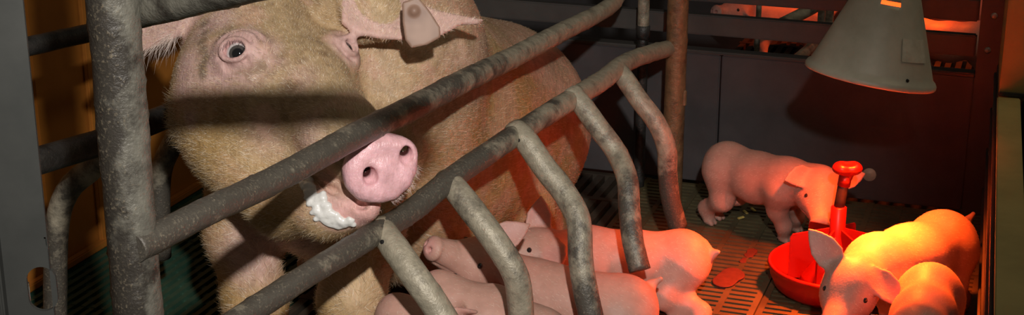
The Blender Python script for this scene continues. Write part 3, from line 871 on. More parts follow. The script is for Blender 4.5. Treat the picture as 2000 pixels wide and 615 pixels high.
    # nostrils, set a little to one side
    for sg in (1, -1):
        nx = 0.011 + sg * 0.032
        B.ell(dc(nx, 0.006, 0.004), (0.020, 0.0125, 0.022), DR, 0.010)
        B.cut_chain([dc(nx + 0.001, 0.026, 0.003), dc(nx + sg * 0.004, -0.03, 0.012)], [0.0105, 0.008], 0.005)
        B.cut_ell(dc(nx - 0.002, 0.017, -0.003), (0.011, 0.010, 0.010), DR, 0.005)
    B.cut_chain([dc(0.052, 0.012, -0.034), dc(0.040, 0.022, -0.012), dc(0.034, 0.024, 0.012)], [0.003, 0.005, 0.003], 0.006)
    # mouth line
    for sg in (1, -1):
        pass
    B.cut_chain([px(735, 398, 2.36), px(712, 398, 2.375), px(685, 388, 2.385), px(650, 372, 2.405), px(612, 352, 2.425), px(580, 345, 2.45)], [0.005, 0.0075, 0.0065, 0.006, 0.006, 0.003], 0.006)
    return B

from mathutils.bvhtree import BVHTree
RP = np.stack([pw(1, 0, 0), pw(0, 1, 0), (0, 0, 1)], 1)      # the grid follows the pen axes
LO, HI = np.array((-1.62, 1.86, -0.015)), np.array((-0.82, 3.56, 1.06))
SB = sow_body()
def sow_pen(P): return SB((P @ RP.T.astype(np.float32)))
def bvh_of(V, Q): return BVHTree.FromPolygons([tuple(v) for v in V], Q.tolist())
Vc, Qc = surface_nets(sow_pen, (-1.55, 1.86, 0.35), (-0.84, 2.55, 1.0), 0.006)
BVH = bvh_of(Vc @ RP.T, Qc)
def march(p, d, tmax=1.6):
    h = BVH.ray_cast(Vector(p), Vector(d), tmax)
    return np.array(h[0]) if h[0] is not None else np.array(p) + np.array(d) * 0.4
def surf_normal(p):
    h = BVH.find_nearest(Vector(p)); return np.array(h[1])
def cam_hit(x, y, d0=2.0):
    p = px(x, y, d0); return march(p, nrm(p - CAMP), 2.5)
eyes = []
for (ex, ey, rr, sg) in ((463, 103, 0.0215, -1), (674, 97, 0.0165, 1)):
    h = cam_hit(ex, ey)
    nn = [surf_normal(cam_hit(ex + i * 14, ey + j * 14)) for i in (-1, 0, 1) for j in (-1, 0, 1)]
    nn = [n_ if np.dot(n_, CAMP - h) > 0 else -n_ for n_ in nn]
    nv = nrm(np.mean(nn, 0))
    eyes.append((h, nv, rr, sg))
def eye_frame(nv):
    "ea runs along the lid slit, eb up"
    ea = camR * 1.0 - camU * 0.12; ea = nrm(ea - np.dot(ea, nv) * nv)
    eb = np.cross(nv, ea)
    return (ea, eb) if np.dot(eb, camU) > 0 else (ea, -eb)
for (h, nv, rr, sg) in eyes:                                   # padded lids
    ea, eb = eye_frame(nv); big = 1.0 if sg < 0 else 0.8
    SB.ell(h + ea * 0.002 + eb * 0.006 - nv * 0.012 * big, (0.046 * big, 0.040 * big, 0.026 * big), np.stack([ea, eb, nv], 1), 0.022)
Vc, Qc = surface_nets(sow_pen, (-1.55, 1.86, 0.45), (-0.84, 2.55, 1.0), 0.005)
BVH = bvh_of(Vc @ RP.T, Qc)
EYE_TOP = []
for (h, nv, rr, sg) in eyes:                                   # lid rims, fold lines, almond opening
    ea, eb = eye_frame(nv); RR = np.stack([ea, eb, nv], 1)
    top = march(h + nv * 0.06, -nv, 0.12); EYE_TOP.append(top)
    def E(a, b, n): return top + ea * a + eb * b + nv * n
    def arc(rx, ry, a0, a1, n, c=(0, 0)):
        return [E(c[0] + rx * math.cos(math.radians(a0 + (a1 - a0) * i / n)), c[1] + ry * math.sin(math.radians(a0 + (a1 - a0) * i / n)), 0.0) for i in range(n + 1)]
    def settle(pts, off): return [march(p + nv * 0.05, -nv, 0.12) + nv * off for p in pts]
    if sg < 0:
        folds = ((0.031, 0.025, 165, 20, (0.0, 0.003), 0.0038), (0.042, 0.038, 170, 15, (0.004, 0.006), 0.0042), (0.031, 0.022, 200, 335, (0.0, 0.0), 0.0038), (0.036, 0.032, 225, 320, (0.004, 0.0), 0.004))
        ow, oh, lid = 0.0208, 0.0142, 0.0034
    else:
        folds = ((0.028, 0.024, 170, 60, (0.0, 0.004), 0.0036), (0.028, 0.02, 200, 320, (0.0, 0.0), 0.0036))
        ow, oh, lid = 0.0125, 0.0105, 0.0036
    for (rx, ry, a0, a1, c, r) in folds:
        SB.cut_chain(settle(arc(rx, ry, a0, a1, 10, c), 0.0012), [r * 0.3] + [r] * 9 + [r * 0.3], 0.006)
    SB.chain(settle(arc(ow * 1.16, oh * 1.3, 178, 4, 10), -0.0005), [lid * 0.7] + [lid * 1.15] * 9 + [lid * 0.7], 0.005)
    SB.chain(settle(arc(ow * 1.16, oh * 1.2, 182, 356, 10), -0.0008), [lid * 0.7] + [lid] * 9 + [lid * 0.7], 0.005)
    SB.cut_ell(E(0.001, 0.0005, 0.0), (ow, oh, 0.02), RR, 0.002)

# ears
def ear(outline, d_of, th, bendf):
    pts = [px(x, y, d_of(x, y)) for x, y in outline]
    c = np.mean(pts, 0)
    U, S_, Vt = np.linalg.svd(np.array(pts) - c)
    ax, bx = Vt[0], Vt[1]
    poly = [((p - c) @ ax, (p - c) @ nrm(bx - np.dot(bx, ax) * ax)) for p in pts]
    return c, ax, bx, poly, th, bendf
def ear_bend(a, b): return 0.9 * b * b - 0.25 * a * a
c_, ax_, bx_, poly_, th_, bf_ = ear([(660, -30), (735, -35), (795, -2), (850, 20), (900, 30), (948, 37), (935, 46), (902, 47), (880, 60), (858, 71), (828, 84), (795, 80), (745, 76), (700, 66), (668, 40)], lambda x, y: 2.60 + (x - 680) * 0.00030 - (y - 30) * 0.0004, 0.0055, None)
SB.flat(c_, ax_, bx_, poly_, th_, ear_bend, 0.025)
EAR_R = (c_, ax_, bx_)
c2, ax2, bx2, poly2, th2, _ = ear([(372, 20), (352, 62), (338, 76), (305, 92), (268, 104), (225, 108), (190, 100), (215, 60), (270, 15), (330, -25)], lambda x, y: 2.63 + (360 - x) * 0.0002, 0.0055, None)
SB.flat(c2, ax2, bx2, poly2, th2, None, 0.025)
SB.cap(px(680, -10, 2.68), px(735, 22, 2.64), 0.055, 0.038, 0.03)
SB.cap(px(672, 30, 2.665), px(745, 48, 2.645), 0.036, 0.026, 0.03)
SB.cap(px(652, 18, 2.67), px(700, 40, 2.65), 0.04, 0.034, 0.025)

V, Q = surface_nets(sow_pen, LO, HI, 0.0032)
V = V @ RP.T
BVH = bvh_of(V, Q)
print('sow verts', len(V))
SOW_AT = pw(-1.24, 2.7, 0)
sow = thing('sow', 'big pink and tan sow sitting behind the crate bars, snout poking out', 'pig', SOW_AT)

# ---- coat colours
def head_uvw(P):
    q = P - M_; return q @ HX, q @ HF, q @ HU
hx_, hy_, hz_ = head_uvw(V)
tan = np.array([0.545, 0.385, 0.225]); pink = np.array([0.67, 0.435, 0.405]); gold = np.array([0.48, 0.305, 0.125]); disc = np.array([0.86, 0.50, 0.54]); brown = np.array([0.27, 0.17, 0.10]); muck = np.array([0.17, 0.12, 0.085])
def lerp(a, b, t): return a + (b - a) * t[:, None]
c = np.tile(tan, (len(V), 1))
nz = fbm(V, 0.07, 1, 4); nz2 = fbm(V, 0.022, 5, 3)
body_pink = np.array([0.60, 0.365, 0.27])
sv = V @ RP
infl = sstep(2.30, 2.62, sv[:, 1])
c = lerp(c, body_pink, infl * 0.85)
c = lerp(c, body_pink * 1.08, sstep(0.42, 0.25, sv[:, 2]) * 0.6)
c = lerp(c, gold * 1.0, sstep(0.48, 0.62, sv[:, 2]) * sstep(2.75, 3.0, sv[:, 1]) * 0.85)
c = lerp(c, tan * 1.1, sstep(0.5, 0.7, nz) * 0.5)
c = lerp(c, brown, sstep(0.56, 0.78, nz2) * 0.45)
c = lerp(c, body_pink * 1.15, sstep(0.52, 0.66, fbm(V, 0.05, 77, 3)) * 0.6)
c = lerp(c, brown * 1.2, sstep(0.56, 0.72, fbm(V, 0.1, 91, 4)) * 0.3)
eL, eR = eyes[0][0], eyes[1][0]
def near(p, r0, r1): return sstep(r1, r0, np.linalg.norm(V - p, axis=1))
# face
for (tx, ty) in ((355, 80), (365, 120), (360, 160), (395, 60), (410, 150), (430, 40), (420, 100)):
    c = lerp(c, pink, near(cam_hit(tx, ty), 0.01, 0.05) * 0.75)
c = lerp(c, gold, sstep(-0.10, -0.19, hz_) * sstep(-0.3, -0.2, hy_) * (0.45 + 0.55 * sstep(0.4, 0.6, nz)))
for p, r0, r1, col, w in ((cam_hit(430, 250), 0.01, 0.09, gold, 0.6), (cam_hit(400, 300), 0.01, 0.08, gold, 0.7), (cam_hit(520, 270), 0.0, 0.06, pink * 0.9, 0.5),
                          (cam_hit(600, 270), 0.0, 0.06, pink, 0.6), (cam_hit(590, 150), 0.0, 0.05, pink, 0.5), (cam_hit(372, 232), 0.0, 0.025, pink, 0.9),
                          (cam_hit(500, 330), 0.0, 0.07, gold, 0.5), (cam_hit(640, 350), 0.0, 0.045, pink * np.array([0.95, 0.82, 0.75]), 0.8), (cam_hit(640, 400), 0.0, 0.05, pink, 0.9), (cam_hit(700, 415), 0.01, 0.045, pink * 1.08, 1.0), (cam_hit(735, 405), 0.01, 0.03, pink * 1.08, 1.0)):
    c = lerp(c, col, near(p, r0, r1) * w)
ewob = (fbm(V, 0.03, 31, 2) - 0.5) * 0.05
c = lerp(c, pink, sstep(0.085, 0.035, np.linalg.norm(V - eL, axis=1) + ewob) * 0.95)
c = lerp(c, pink * np.array([0.95, 0.85, 0.92]), near(eL, 0.014, 0.03) * 0.9)
c = lerp(c, pink, near(eR, 0.02, 0.05) * 0.9)
for i in range(7):                                                       # brown smear left of the eye
    p = cam_hit(398 + 4 * math.sin(i * 2), 48 + i * 16)
    c = lerp(c, muck * 1.5, near(p, 0.003, 0.017) * (0.65 + 0.35 * sstep(0.3, 0.7, nz2)))
for p in ((520, 130), (545, 115), (500, 150), (600, 130), (470, 155), (640, 110), (570, 165)):
    c = lerp(c, brown * 1.1, near(cam_hit(*p), 0.0, 0.03) * (0.2 + 0.75 * sstep(0.42, 0.62, nz2)))
# snout disc, nostrils, lips
dd = (V - D_); dxx, dn, du = dd @ DXa, dd @ DN, dd @ DUa
on_disc = sstep(-0.016, -0.008, dn) * (np.sqrt((dxx / 0.066) ** 2 + (du / 0.06) ** 2) < 1.0)
behind = sstep(-0.03, -0.018, dn) * sstep(-0.006, -0.013, dn) * (np.sqrt((dxx / 0.075) ** 2 + (du / 0.07) ** 2) < 1.0)
c = lerp(c, brown * 0.8, behind * 0.8)
c = lerp(c, disc, on_disc)
for sg in (1, -1):
    c = lerp(c, np.array([0.10, 0.03, 0.03]), near(dc(0.011 + sg * 0.034, -0.010, 0.008), 0.011, 0.017))
for lx, ly, lr in ((700, 418, 0.05), (735, 405, 0.03), (720, 425, 0.03), (660, 425, 0.04)):
    c = lerp(c, pink * np.array([1.15, 1.02, 1.02]), near(cam_hit(lx, ly), 0.012, lr) * 0.9)
# ears, inside pink
ce, ae, be = EAR_R; q = V - ce
ea_, eb_ = q @ ae, q @ nrm(be - np.dot(be, ae) * ae); ec_ = q @ np.cross(ae, nrm(be - np.dot(be, ae) * ae))
one = (np.abs(ec_ - ear_bend(ea_, eb_)) < 0.012) * (np.abs(ea_) < 0.13) * (np.abs(eb_) < 0.07)
c = lerp(c, pink * 1.12, one * 0.8)
q = V - c2; one2 = (np.abs(q @ np.cross(ax2, nrm(bx2 - np.dot(bx2, ax2) * ax2))) < 0.012) * (np.linalg.norm(q, axis=1) < 0.14)
c = lerp(c, pink * 1.05, one2 * 0.8)
# front leg, pinker on the left one
c = lerp(c, pink * 0.98, near(cam_hit(500, 490), 0.02, 0.10) * 0.8)
c = lerp(c, tan * 1.1, near(cam_hit(690, 560), 0.02, 0.10) * 0.8)
c = lerp(c, pink * 0.95, near(cam_hit(600, 480), 0.01, 0.06) * 0.8)
c *= (0.86 + 0.28 * fbm(V, 0.012, 9, 2))[:, None]
wet_ = np.clip(on_disc + near(cam_hit(700, 415), 0.01, 0.05) * 0.8, 0, 1)
body = link('body', np_mesh('sow_body', V, Q, np.concatenate([c, wet_[:, None]], 1)), M_SOW, sow)

# ---- eyeballs
def sphere_np(r, n=28):
    th = np.linspace(0, math.pi, n + 1); ph = np.linspace(0, 2 * math.pi, 2 * n, endpoint=False)
    T, Ph = np.meshgrid(th, ph, indexing='ij')
    P = np.stack([np.sin(T) * np.cos(Ph), np.sin(T) * np.sin(Ph), np.cos(T)], -1).reshape(-1, 3) * r
    k = 2 * n; i = np.arange(n)[:, None] * k; j = np.arange(k)[None]; j2 = (j + 1) % k
    return P, np.stack([i + j, i + k + j, i + k + j2, i + j2], -1).reshape(-1, 4)
for (h, nv, rr, sg), top in zip(eyes, EYE_TOP):
    P, Fq = sphere_np(rr, 40)
    ctr = top - nv * (rr + 0.0005)
    gaze = nrm((CAMP - ctr) + (camR * -0.16 + camU * 0.08) * 2.2) if sg < 0 else nrm(nv * 0.8 + nrm(CAMP - ctr) * 0.6)
    cosg = (P @ gaze) / rr
    col = np.tile(np.array([0.80, 0.74, 0.73]), (len(P), 1))
    iris = np.array([0.085, 0.075, 0.07]); pupil = np.array([0.008, 0.008, 0.01])
    a = np.degrees(np.arccos(np.clip(cosg, -1, 1)))
    ir = 42 if sg < 0 else 60
    col = lerp(col, iris, sstep(ir + 2, ir - 1, a)); col = lerp(col, pupil, sstep(ir * 0.68, ir * 0.55, a))
    col = lerp(col, np.array([0.6, 0.35, 0.33]), sstep(58, 80, a) * 0.5)
    link('eyeball', np_mesh('eyeball', P + ctr, Fq, col), M_EYE, sow)

# ---- saliva foam at the corner of the mouth
rnd = random.Random(4)
Bf = Body()
spine = [(588, 358), (594, 370), (602, 382), (608, 396), (614, 410), (620, 422), (632, 430), (646, 436), (662, 438)]
for i, (sx, sy) in enumerate(spine):
    for k in range(20):
        fx = sx + rnd.uniform(-5, 30) * (0.7 if i < 2 else 1.0); fy = sy + rnd.uniform(-12, 6)
        r_ = rnd.uniform(0.0022, 0.0056)
        Bf.ell(cam_hit(fx, fy), (r_, r_, r_ * 0.8), None, 0.004)
fp = np.array([cam_hit(x, y) for x, y in ((590, 360), (720, 440), (650, 400))])
Vf, Qf = surface_nets(Bf, fp.min(0) - 0.05, fp.max(0) + 0.05, 0.0025)
link('saliva_foam', np_mesh('saliva_foam', Vf, Qf), M_FOAM, sow)

# ---- ear tag (blurred brown in the photo)
et = px(818, 46, 2.545)
Bt = Body(); tn = nrm(CAMP - et)
ta = nrm(camR * 0.35 - camU * 0.94); ta = nrm(ta - np.dot(ta, tn) * tn); tb = np.cross(tn, ta)
Bt.flat(et, ta, tb, [(-0.042, -0.014), (-0.042, 0.014), (-0.014, 0.024), (0.018, 0.031), (0.034, 0.026), (0.038, 0.0), (0.034, -0.026), (0.018, -0.031), (-0.014, -0.024)], 0.003)
Bt.ell(et + ta * -0.022, (0.009, 0.009, 0.009), None, 0.004)
Vt_, Qt_ = surface_nets(Bt, et - 0.06, et + 0.06, 0.002)
link('ear_tag', np_mesh('ear_tag', Vt_, Qt_), M_TAG, sow)

# ---- bristles: one short two-segment blade each
def bristles(name, V, Q, flow, dens, n, length, width, colfn, parent, seed=1, lift=0.35, mat=M_HAIR, skin=None, mix=0.55):
    rng = np.random.default_rng(seed)
    fn, fa = face_normals(V, Q)
    cen = V[Q].mean(1)
    w = fa * dens(cen, fn); w = w / w.sum()
    pick = rng.choice(len(Q), n, p=w)
    a = rng.random((n, 2))
    q = V[Q[pick]]
    base = (q[:, 0] * ((1 - a[:, 0]) * (1 - a[:, 1]))[:, None] + q[:, 1] * (a[:, 0] * (1 - a[:, 1]))[:, None] + q[:, 2] * (a[:, 0] * a[:, 1])[:, None] + q[:, 3] * ((1 - a[:, 0]) * a[:, 1])[:, None])
    N = fn[pick]
    d = flow(base, N) + rng.normal(0, 0.28, (n, 3))
    d -= (d * N).sum(1)[:, None] * N; d /= np.linalg.norm(d, axis=1)[:, None] + 1e-9
    lf = lift * rng.uniform(0.3, 1.5, n)
    d1 = d + N * lf[:, None]; d1 /= np.linalg.norm(d1, axis=1)[:, None]
    ln = (length(base, N) * rng.uniform(0.55, 1.25, n))[:, None]
    p1 = base + d1 * ln * 0.5; d2 = d1 * 0.8 + d * 0.35 + rng.normal(0, 0.12, (n, 3)) + np.array([0, 0, -0.08]); d2 /= np.linalg.norm(d2, axis=1)[:, None]
    p2 = p1 + d2 * ln * 0.5
    sd = np.cross(d1, N); sd /= np.linalg.norm(sd, axis=1)[:, None] + 1e-9
    ww = (width * rng.uniform(0.7, 1.3, n))[:, None]
    vs = np.stack([base - sd * ww / 2 - N * 0.0005, base + sd * ww / 2 - N * 0.0005, p1 + sd * ww * 0.42, p1 - sd * ww * 0.42, p2], 1).reshape(-1, 3)
    k = np.arange(n)[:, None] * 5
    Fq = np.concatenate([k + [0, 1, 2], k + [0, 2, 3], k + [3, 2, 4]], 0)
    col = colfn(base, rng)
    if skin is not None: col = col * (1 - mix) + np.clip(skin[Q[pick, 0]] * 1.28, 0, 1) * mix
    col = np.repeat(col, 5, 0)
    me = np_mesh(name, vs, Fq, col, smooth=False)
    return tag(link(name, me, mat, parent), kind='stuff')
LIP = cam_hit(690, 415); TEMPLE = cam_hit(370, 120)
def sow_flow(P, N):
    q = P - M_
    hd_w = sstep(-0.30, -0.12, q @ HF)
    f_head = -HF[None] * 0.9 + (q @ HX)[:, None] * HX[None] * 2.5 + np.array([0, 0, -0.35])
    f_body = np.tile(pw(0, 0.75, 0) + np.array([0, 0, -0.75]), (len(P), 1))
    return f_head * hd_w[:, None] + f_body * (1 - hd_w[:, None])
def sow_dens(P, N):
    dsc = (P - D_) @ DN
    w = np.ones(len(P))
    w *= 1 + 3.5 * sstep(0.55, 0.2, np.linalg.norm(P - M_, axis=1))
    w *= np.where(dsc > -0.012, 0.0, 1)
    for e in (eL, eR): w *= 0.04 + 0.96 * sstep(0.026, 0.06, np.linalg.norm(P - e, axis=1))
    w *= 0.12 + 0.88 * sstep(0.03, 0.09, np.linalg.norm(P - LIP, axis=1))
    w *= 0.45 + 0.55 * sstep(0.02, 0.08, np.linalg.norm(P - TEMPLE, axis=1))
    w *= np.where(P[:, 2] < 0.12, 0.3, 1)
    sp = P @ RP
    w *= np.where((N @ nrm(CAMP - SOW_AT)) < -0.55, 0.15, 1)
    return w
def sow_len(P, N):
    q = P - M_
    jowl = sstep(-0.10, -0.2, q @ HU) * sstep(-0.25, -0.15, q @ HF)
    return 0.0105 + 0.010 * jowl
def sow_hair_col(P, rng):
    n = len(P); t = rng.random(n)
    blond = np.array([0.70, 0.55, 0.33]); pale = np.array([0.88, 0.79, 0.64]); dark = np.array([0.16, 0.10, 0.05]); gold_ = np.array([0.56, 0.37, 0.13])
    c = np.tile(blond, (n, 1))
    c[t < 0.3] = pale; c[t > 0.6] = gold_; c[t > 0.80] = dark
    return c
bristles('bristles', V, Q, sow_flow, sow_dens, 90000, sow_len, 0.00050, sow_hair_col, sow, 2, 0.2, skin=c, mix=0.42)
# longer fringe along the left ear and the chin
def band(p, r): return lambda P, N: sstep(r, r * 0.4, np.linalg.norm(P - p, axis=1)) + 1e-9
def fringe(n, pts, r, ln, dirv, seed, col=None):
    def dens(P, N):
        w = np.full(len(P), 1e-12)
        for p in pts: w = np.maximum(w, sstep(r, r * 0.3, np.linalg.norm(P - p, axis=1)))
        return w
    bristles('fringe_hair', V, Q, lambda P, N: np.tile(np.asarray(dirv, float), (len(P), 1)), dens, n, lambda P, N: np.full(len(P), ln), 0.00048, col or sow_hair_col, sow, seed, 0.5, skin=c, mix=0.3)
pale_col = lambda P, rng: np.tile(np.array([0.85, 0.76, 0.66]), (len(P), 1)) * rng.uniform(0.6, 1.0, (len(P), 1))
fringe(150, [px(335, 76, 2.63), px(305, 92, 2.63), px(280, 100, 2.64)], 0.018, 0.045, camR * -0.5 - camU * 0.8, 21, pale_col)
fringe(420, [cam_hit(335, 210), cam_hit(340, 240), cam_hit(345, 265)], 0.03, 0.028, camR * -0.9 + camU * 0.1, 22)
fringe(260, [dc(0.0, -0.012, -0.05), dc(0.03, -0.012, -0.045), dc(0.05, -0.012, -0.03)], 0.016, 0.016, DXa * 0.35 - DUa * 0.9 + DN * 0.2, 23, pale_col)
# dark lashes over the near eye
dark_col = lambda P, rng: np.tile(np.array([0.03, 0.025, 0.02]), (len(P), 1))
_ea, _eb = eye_frame(eyes[0][1])
def lash_dens(P, N):
    q = P - EYE_TOP[0]; a = q @ _ea; b = q @ _eb
    r = np.sqrt((a / 0.0215) ** 2 + (b / 0.0155) ** 2)
    return np.where((b > 0.004) & (np.abs(r - 1.0) < 0.12), 1.0, 1e-12)
bristles('eyelashes', V, Q, lambda P, N: np.tile(-_eb * 0.9 + _ea * -0.1, (len(P), 1)), lash_dens, 70, lambda P, N: np.full(len(P), 0.013), 0.0005, dark_col, sow, 25, 1.1)

# ================================================================== PIGLETS
PIGPINK = np.array([0.56, 0.32, 0.255])
def rotz(v, a):
    c, s = math.cos(a), math.sin(a); return np.array([c * v[0] - s * v[1], s * v[0] + c * v[1], v[2]])
def piglet(label, rump, chest, head, nose, group='piglets in the pen', up=(0, 0, 1), ears=None, hind=None, front=None, tail=None, roll=0.0, scale=1.0, fat=1.0, seed=0, dirt=None, hair=2500, ear_len=0.07):
    """a piglet from its main points in the world: rump and chest are the middles of the trunk ends, head the skull,
    nose the snout tip; hind and front are the two feet each"""
    rump, chest, head, nose = (np.asarray(p, float) for p in (rump, chest, head, nose))
    F = nrm(chest - rump); LATb = nrm(np.cross((0, 0, 1), F)); UPb = np.cross(F, LATb)
    base = np.array([(rump[0] + chest[0]) / 2, (rump[1] + chest[1]) / 2, 0.0])
    root = thing('piglet', label, 'piglet', base, group)
    B = Body(); sc = scale
    mid = (rump + chest) / 2 - UPb * 0.008 * sc
    B.cap(rump, mid, 0.056 * sc * fat, 0.061 * sc * fat, 0.04); B.cap(mid, chest, 0.061 * sc * fat, 0.056 * sc * fat, 0.04)
    B.ell(rump + UPb * 0.003 - F * 0.008 * sc, (0.058 * sc * fat,) * 3, None, 0.04)
    hdir = nrm(nose - head); hup = np.asarray(up, float); hup = nrm(hup - np.dot(hup, hdir) * hdir); hlat = np.cross(hup, hdir)   # hlat: its left
    HRm = np.stack([hdir, hlat, hup], 1)
    B.cap(chest + UPb * 0.006, head - hdir * 0.014 * sc, 0.053 * sc * fat, 0.041 * sc, 0.04)
    B.ell(head, (0.058 * sc, 0.0445 * sc, 0.045 * sc), HRm, 0.03)
    B.ell(head - hup * 0.018 * sc + hdir * 0.008, (0.045 * sc, 0.043 * sc, 0.034 * sc), HRm, 0.02)
    nl = np.linalg.norm(nose - head)
    B.cap(head + hdir * 0.02 * sc - hup * 0.004, nose - hdir * 0.008, 0.036 * sc, 0.0205 * sc, 0.022)
    B.cap(head + hdir * 0.015 * sc - hup * 0.024 * sc, nose - hdir * 0.022 * sc - hup * 0.015 * sc, 0.026 * sc, 0.012 * sc, 0.012)
    B.ell(nose - hdir * 0.003, (0.009 * sc, 0.0235 * sc, 0.0205 * sc), HRm, 0.006)
    for sg in (1, -1):
        B.cut_ell(nose + hdir * 0.008 * sc + hlat * sg * 0.008 * sc, (0.007 * sc, 0.0042 * sc, 0.0055 * sc), HRm, 0.003)
    B.cut_chain([nose - hdir * 0.012 * sc - hup * 0.017 * sc + hlat * sg_ * 0.014 * sc for sg_ in (1,)] + [head + hdir * 0.034 * sc - hup * 0.022 * sc + hlat * 0.034 * sc], [0.0022, 0.0022], 0.003)
    B.cut_chain([nose - hdir * 0.012 * sc - hup * 0.017 * sc - hlat * 0.014 * sc, head + hdir * 0.034 * sc - hup * 0.022 * sc - hlat * 0.034 * sc], [0.0022, 0.0022], 0.003)
    # ears: leaf-shaped flaps, cupped
    if ears is None: ears = [nrm(hlat * sg * 0.75 - hdir * 0.45 + hup * 0.45) for sg in (1, -1)]
    leaf = [(-0.012, -0.013), (-0.012, 0.013), (0.012, 0.025), (0.034, 0.023), (0.054, 0.012), (0.070, 0.0), (0.054, -0.014), (0.034, -0.025), (0.012, -0.026)]
    leaf = [(a * sc * ear_len / 0.07, b * sc) for a, b in leaf]
    ear_c = []
    for sg, e in zip((1, -1), ears):
        en = None
        if isinstance(e, tuple): e, en = e
        e = nrm(e); root_e = head + hlat * sg * 0.032 * sc + hup * 0.03 * sc - hdir * 0.016 * sc
        front_n = nrm(hdir * 0.8 + hlat * sg * 0.35) if en is None else nrm(en); front_n = nrm(front_n - np.dot(front_n, e) * e)
        wdt = np.cross(front_n, e)
        o = root_e + e * 0.004
        cx = np.cross(e, nrm(wdt - np.dot(wdt, e) * e)); s_ = 1 if np.dot(cx, front_n) > 0 else -1
        B.flat(o, e, wdt, leaf, 0.0036 * sc, (lambda s_: (lambda a, b: s_ * (7.0 * b * b - 1.2 * np.maximum(a, 0) ** 2)))(s_), 0.012)
        ear_c.append((o + e * 0.035 * sc, front_n))
    # legs
    lat = LATb
    if hind is None: hind = [rump + lat * sg * 0.045 * sc + F * 0.0 - np.array([0, 0, rump[2]]) for sg in (1, -1)]
    if front is None: front = [chest + lat * sg * 0.04 * sc + F * 0.012 - np.array([0, 0, chest[2]]) for sg in (1, -1)]
    for sg, ft in zip((1, -1), hind):
        ft = np.asarray(ft, float); hip = rump + lat * sg * 0.03 * sc - UPb * 0.01
        fz = ft + np.array([0, 0, 0.014 * sc])
        hgt = hip[2] - fz[2]
        knee = hip * 0.5 + fz * 0.5 + F * 0.028 * sc + lat * sg * 0.006; hock = hip * 0.22 + fz * 0.78 - F * 0.016 * sc
        B.chain([hip, knee, hock, fz], [0.042 * sc, 0.026 * sc, 0.0165 * sc, 0.014 * sc], 0.02)
        for t in (-1, 1): B.cap(fz + lat * t * 0.006 * sc, fz + F * 0.014 * sc + lat * t * 0.0065 * sc - np.array([0, 0, 0.008 * sc]), 0.0095 * sc, 0.006 * sc, 0.004)
    for sg, ft in zip((1, -1), front):
        ft = np.asarray(ft, float); sh_ = chest + lat * sg * 0.032 * sc - UPb * 0.012
        fz = ft + np.array([0, 0, 0.014 * sc])
        elb = sh_ * 0.55 + fz * 0.45 - F * 0.010 * sc; kn = sh_ * 0.25 + fz * 0.75 + F * 0.004 * sc
        B.chain([sh_, elb, kn, fz], [0.033 * sc, 0.022 * sc, 0.0165 * sc, 0.014 * sc], 0.018)
        for t in (-1, 1): B.cap(fz + lat * t * 0.006 * sc, fz + F * 0.014 * sc + lat * t * 0.0065 * sc - np.array([0, 0, 0.008 * sc]), 0.0095 * sc, 0.006 * sc, 0.004)
    # tail
    t0 = rump - F * 0.058 * sc + UPb * 0.03 * sc
    if tail is None: tail = [t0 - F * 0.018 * sc + UPb * 0.006, t0 - F * 0.032 * sc + UPb * 0.016 * sc]
    else: tail = [np.asarray(t, float) for t in tail]
    B.chain([rump - F * 0.045 * sc + UPb * 0.03 * sc] + tail, [0.011 * sc, 0.0068 * sc, 0.0048 * sc][:len(tail) + 1], 0.012)
    allp = np.array([rump, chest, head, nose] + list(map(np.asarray, hind)) + list(map(np.asarray, front)) + tail + [e[0] for e in ear_c])
    V, Q = surface_nets(B, allp.min(0) - 0.08, allp.max(0) + 0.08, 0.0028)
    # colours: rosier on ears, snout and feet
    c = np.tile(PIGPINK, (len(V), 1)); c *= (0.9 + 0.22 * fbm(V, 0.03, seed + 3, 3))[:, None]
    def near_(p, r0, r1): return sstep(r1, r0, np.linalg.norm(V - p, axis=1))
    rosy = np.array([0.64, 0.32, 0.29])
    for p, _ in ear_c: c = lerp(c, rosy, near_(p, 0.015, 0.04) * 0.55)
    c = lerp(c, rosy, near_(nose, 0.012, 0.024) * 0.9)
    for ft in list(hind) + list(front): c = lerp(c, np.array([0.5, 0.32, 0.25]), near_(np.asarray(ft), 0.008, 0.035) * 0.5)
    c = lerp(c, np.array([0.30, 0.20, 0.14]), near_(head + hdir * nl * 0.6 + hup * 0.02, 0.0, 0.03) * sstep(0.45, 0.65, fbm(V, 0.015, seed + 8, 2)) * (0.8 if dirt else 0.3))
    body = link('body', np_mesh('piglet_body', V, Q, c), M_PIG, root)
    bv = bvh_of(V, Q)
    for sg in (1, -1):
        o = head + hdir * 0.034 * sc + hup * 0.016 * sc + hlat * sg * 0.1
        h = bv.ray_cast(Vector(o), Vector(-hlat * sg), 0.2)
        if h[0] is None: continue
        P, Fq = sphere_np(0.0055 * sc, 14)
        g = hlat * sg * 0.9 + hdir * 0.3
        col = np.tile(np.array([0.02, 0.016, 0.016]), (len(P), 1))
        link('eyeball', np_mesh('eyeball', P + np.array(h[0]) - hlat * sg * 0.0034, Fq, col), M_EYE, root)
    if hair:
        bristles('bristles', V, Q, lambda P, N: np.tile(-F * 0.8 + np.array([0, 0, -0.5]), (len(P), 1)), lambda P, N: np.ones(len(P)), hair, lambda P, N: np.full(len(P), 0.009), 0.0003,
                 lambda P, rng: np.tile(np.array([0.85, 0.72, 0.6]), (len(P), 1)), root, seed + 40, 0.15)
    return root
def gp(x, y): return ground(x, y)

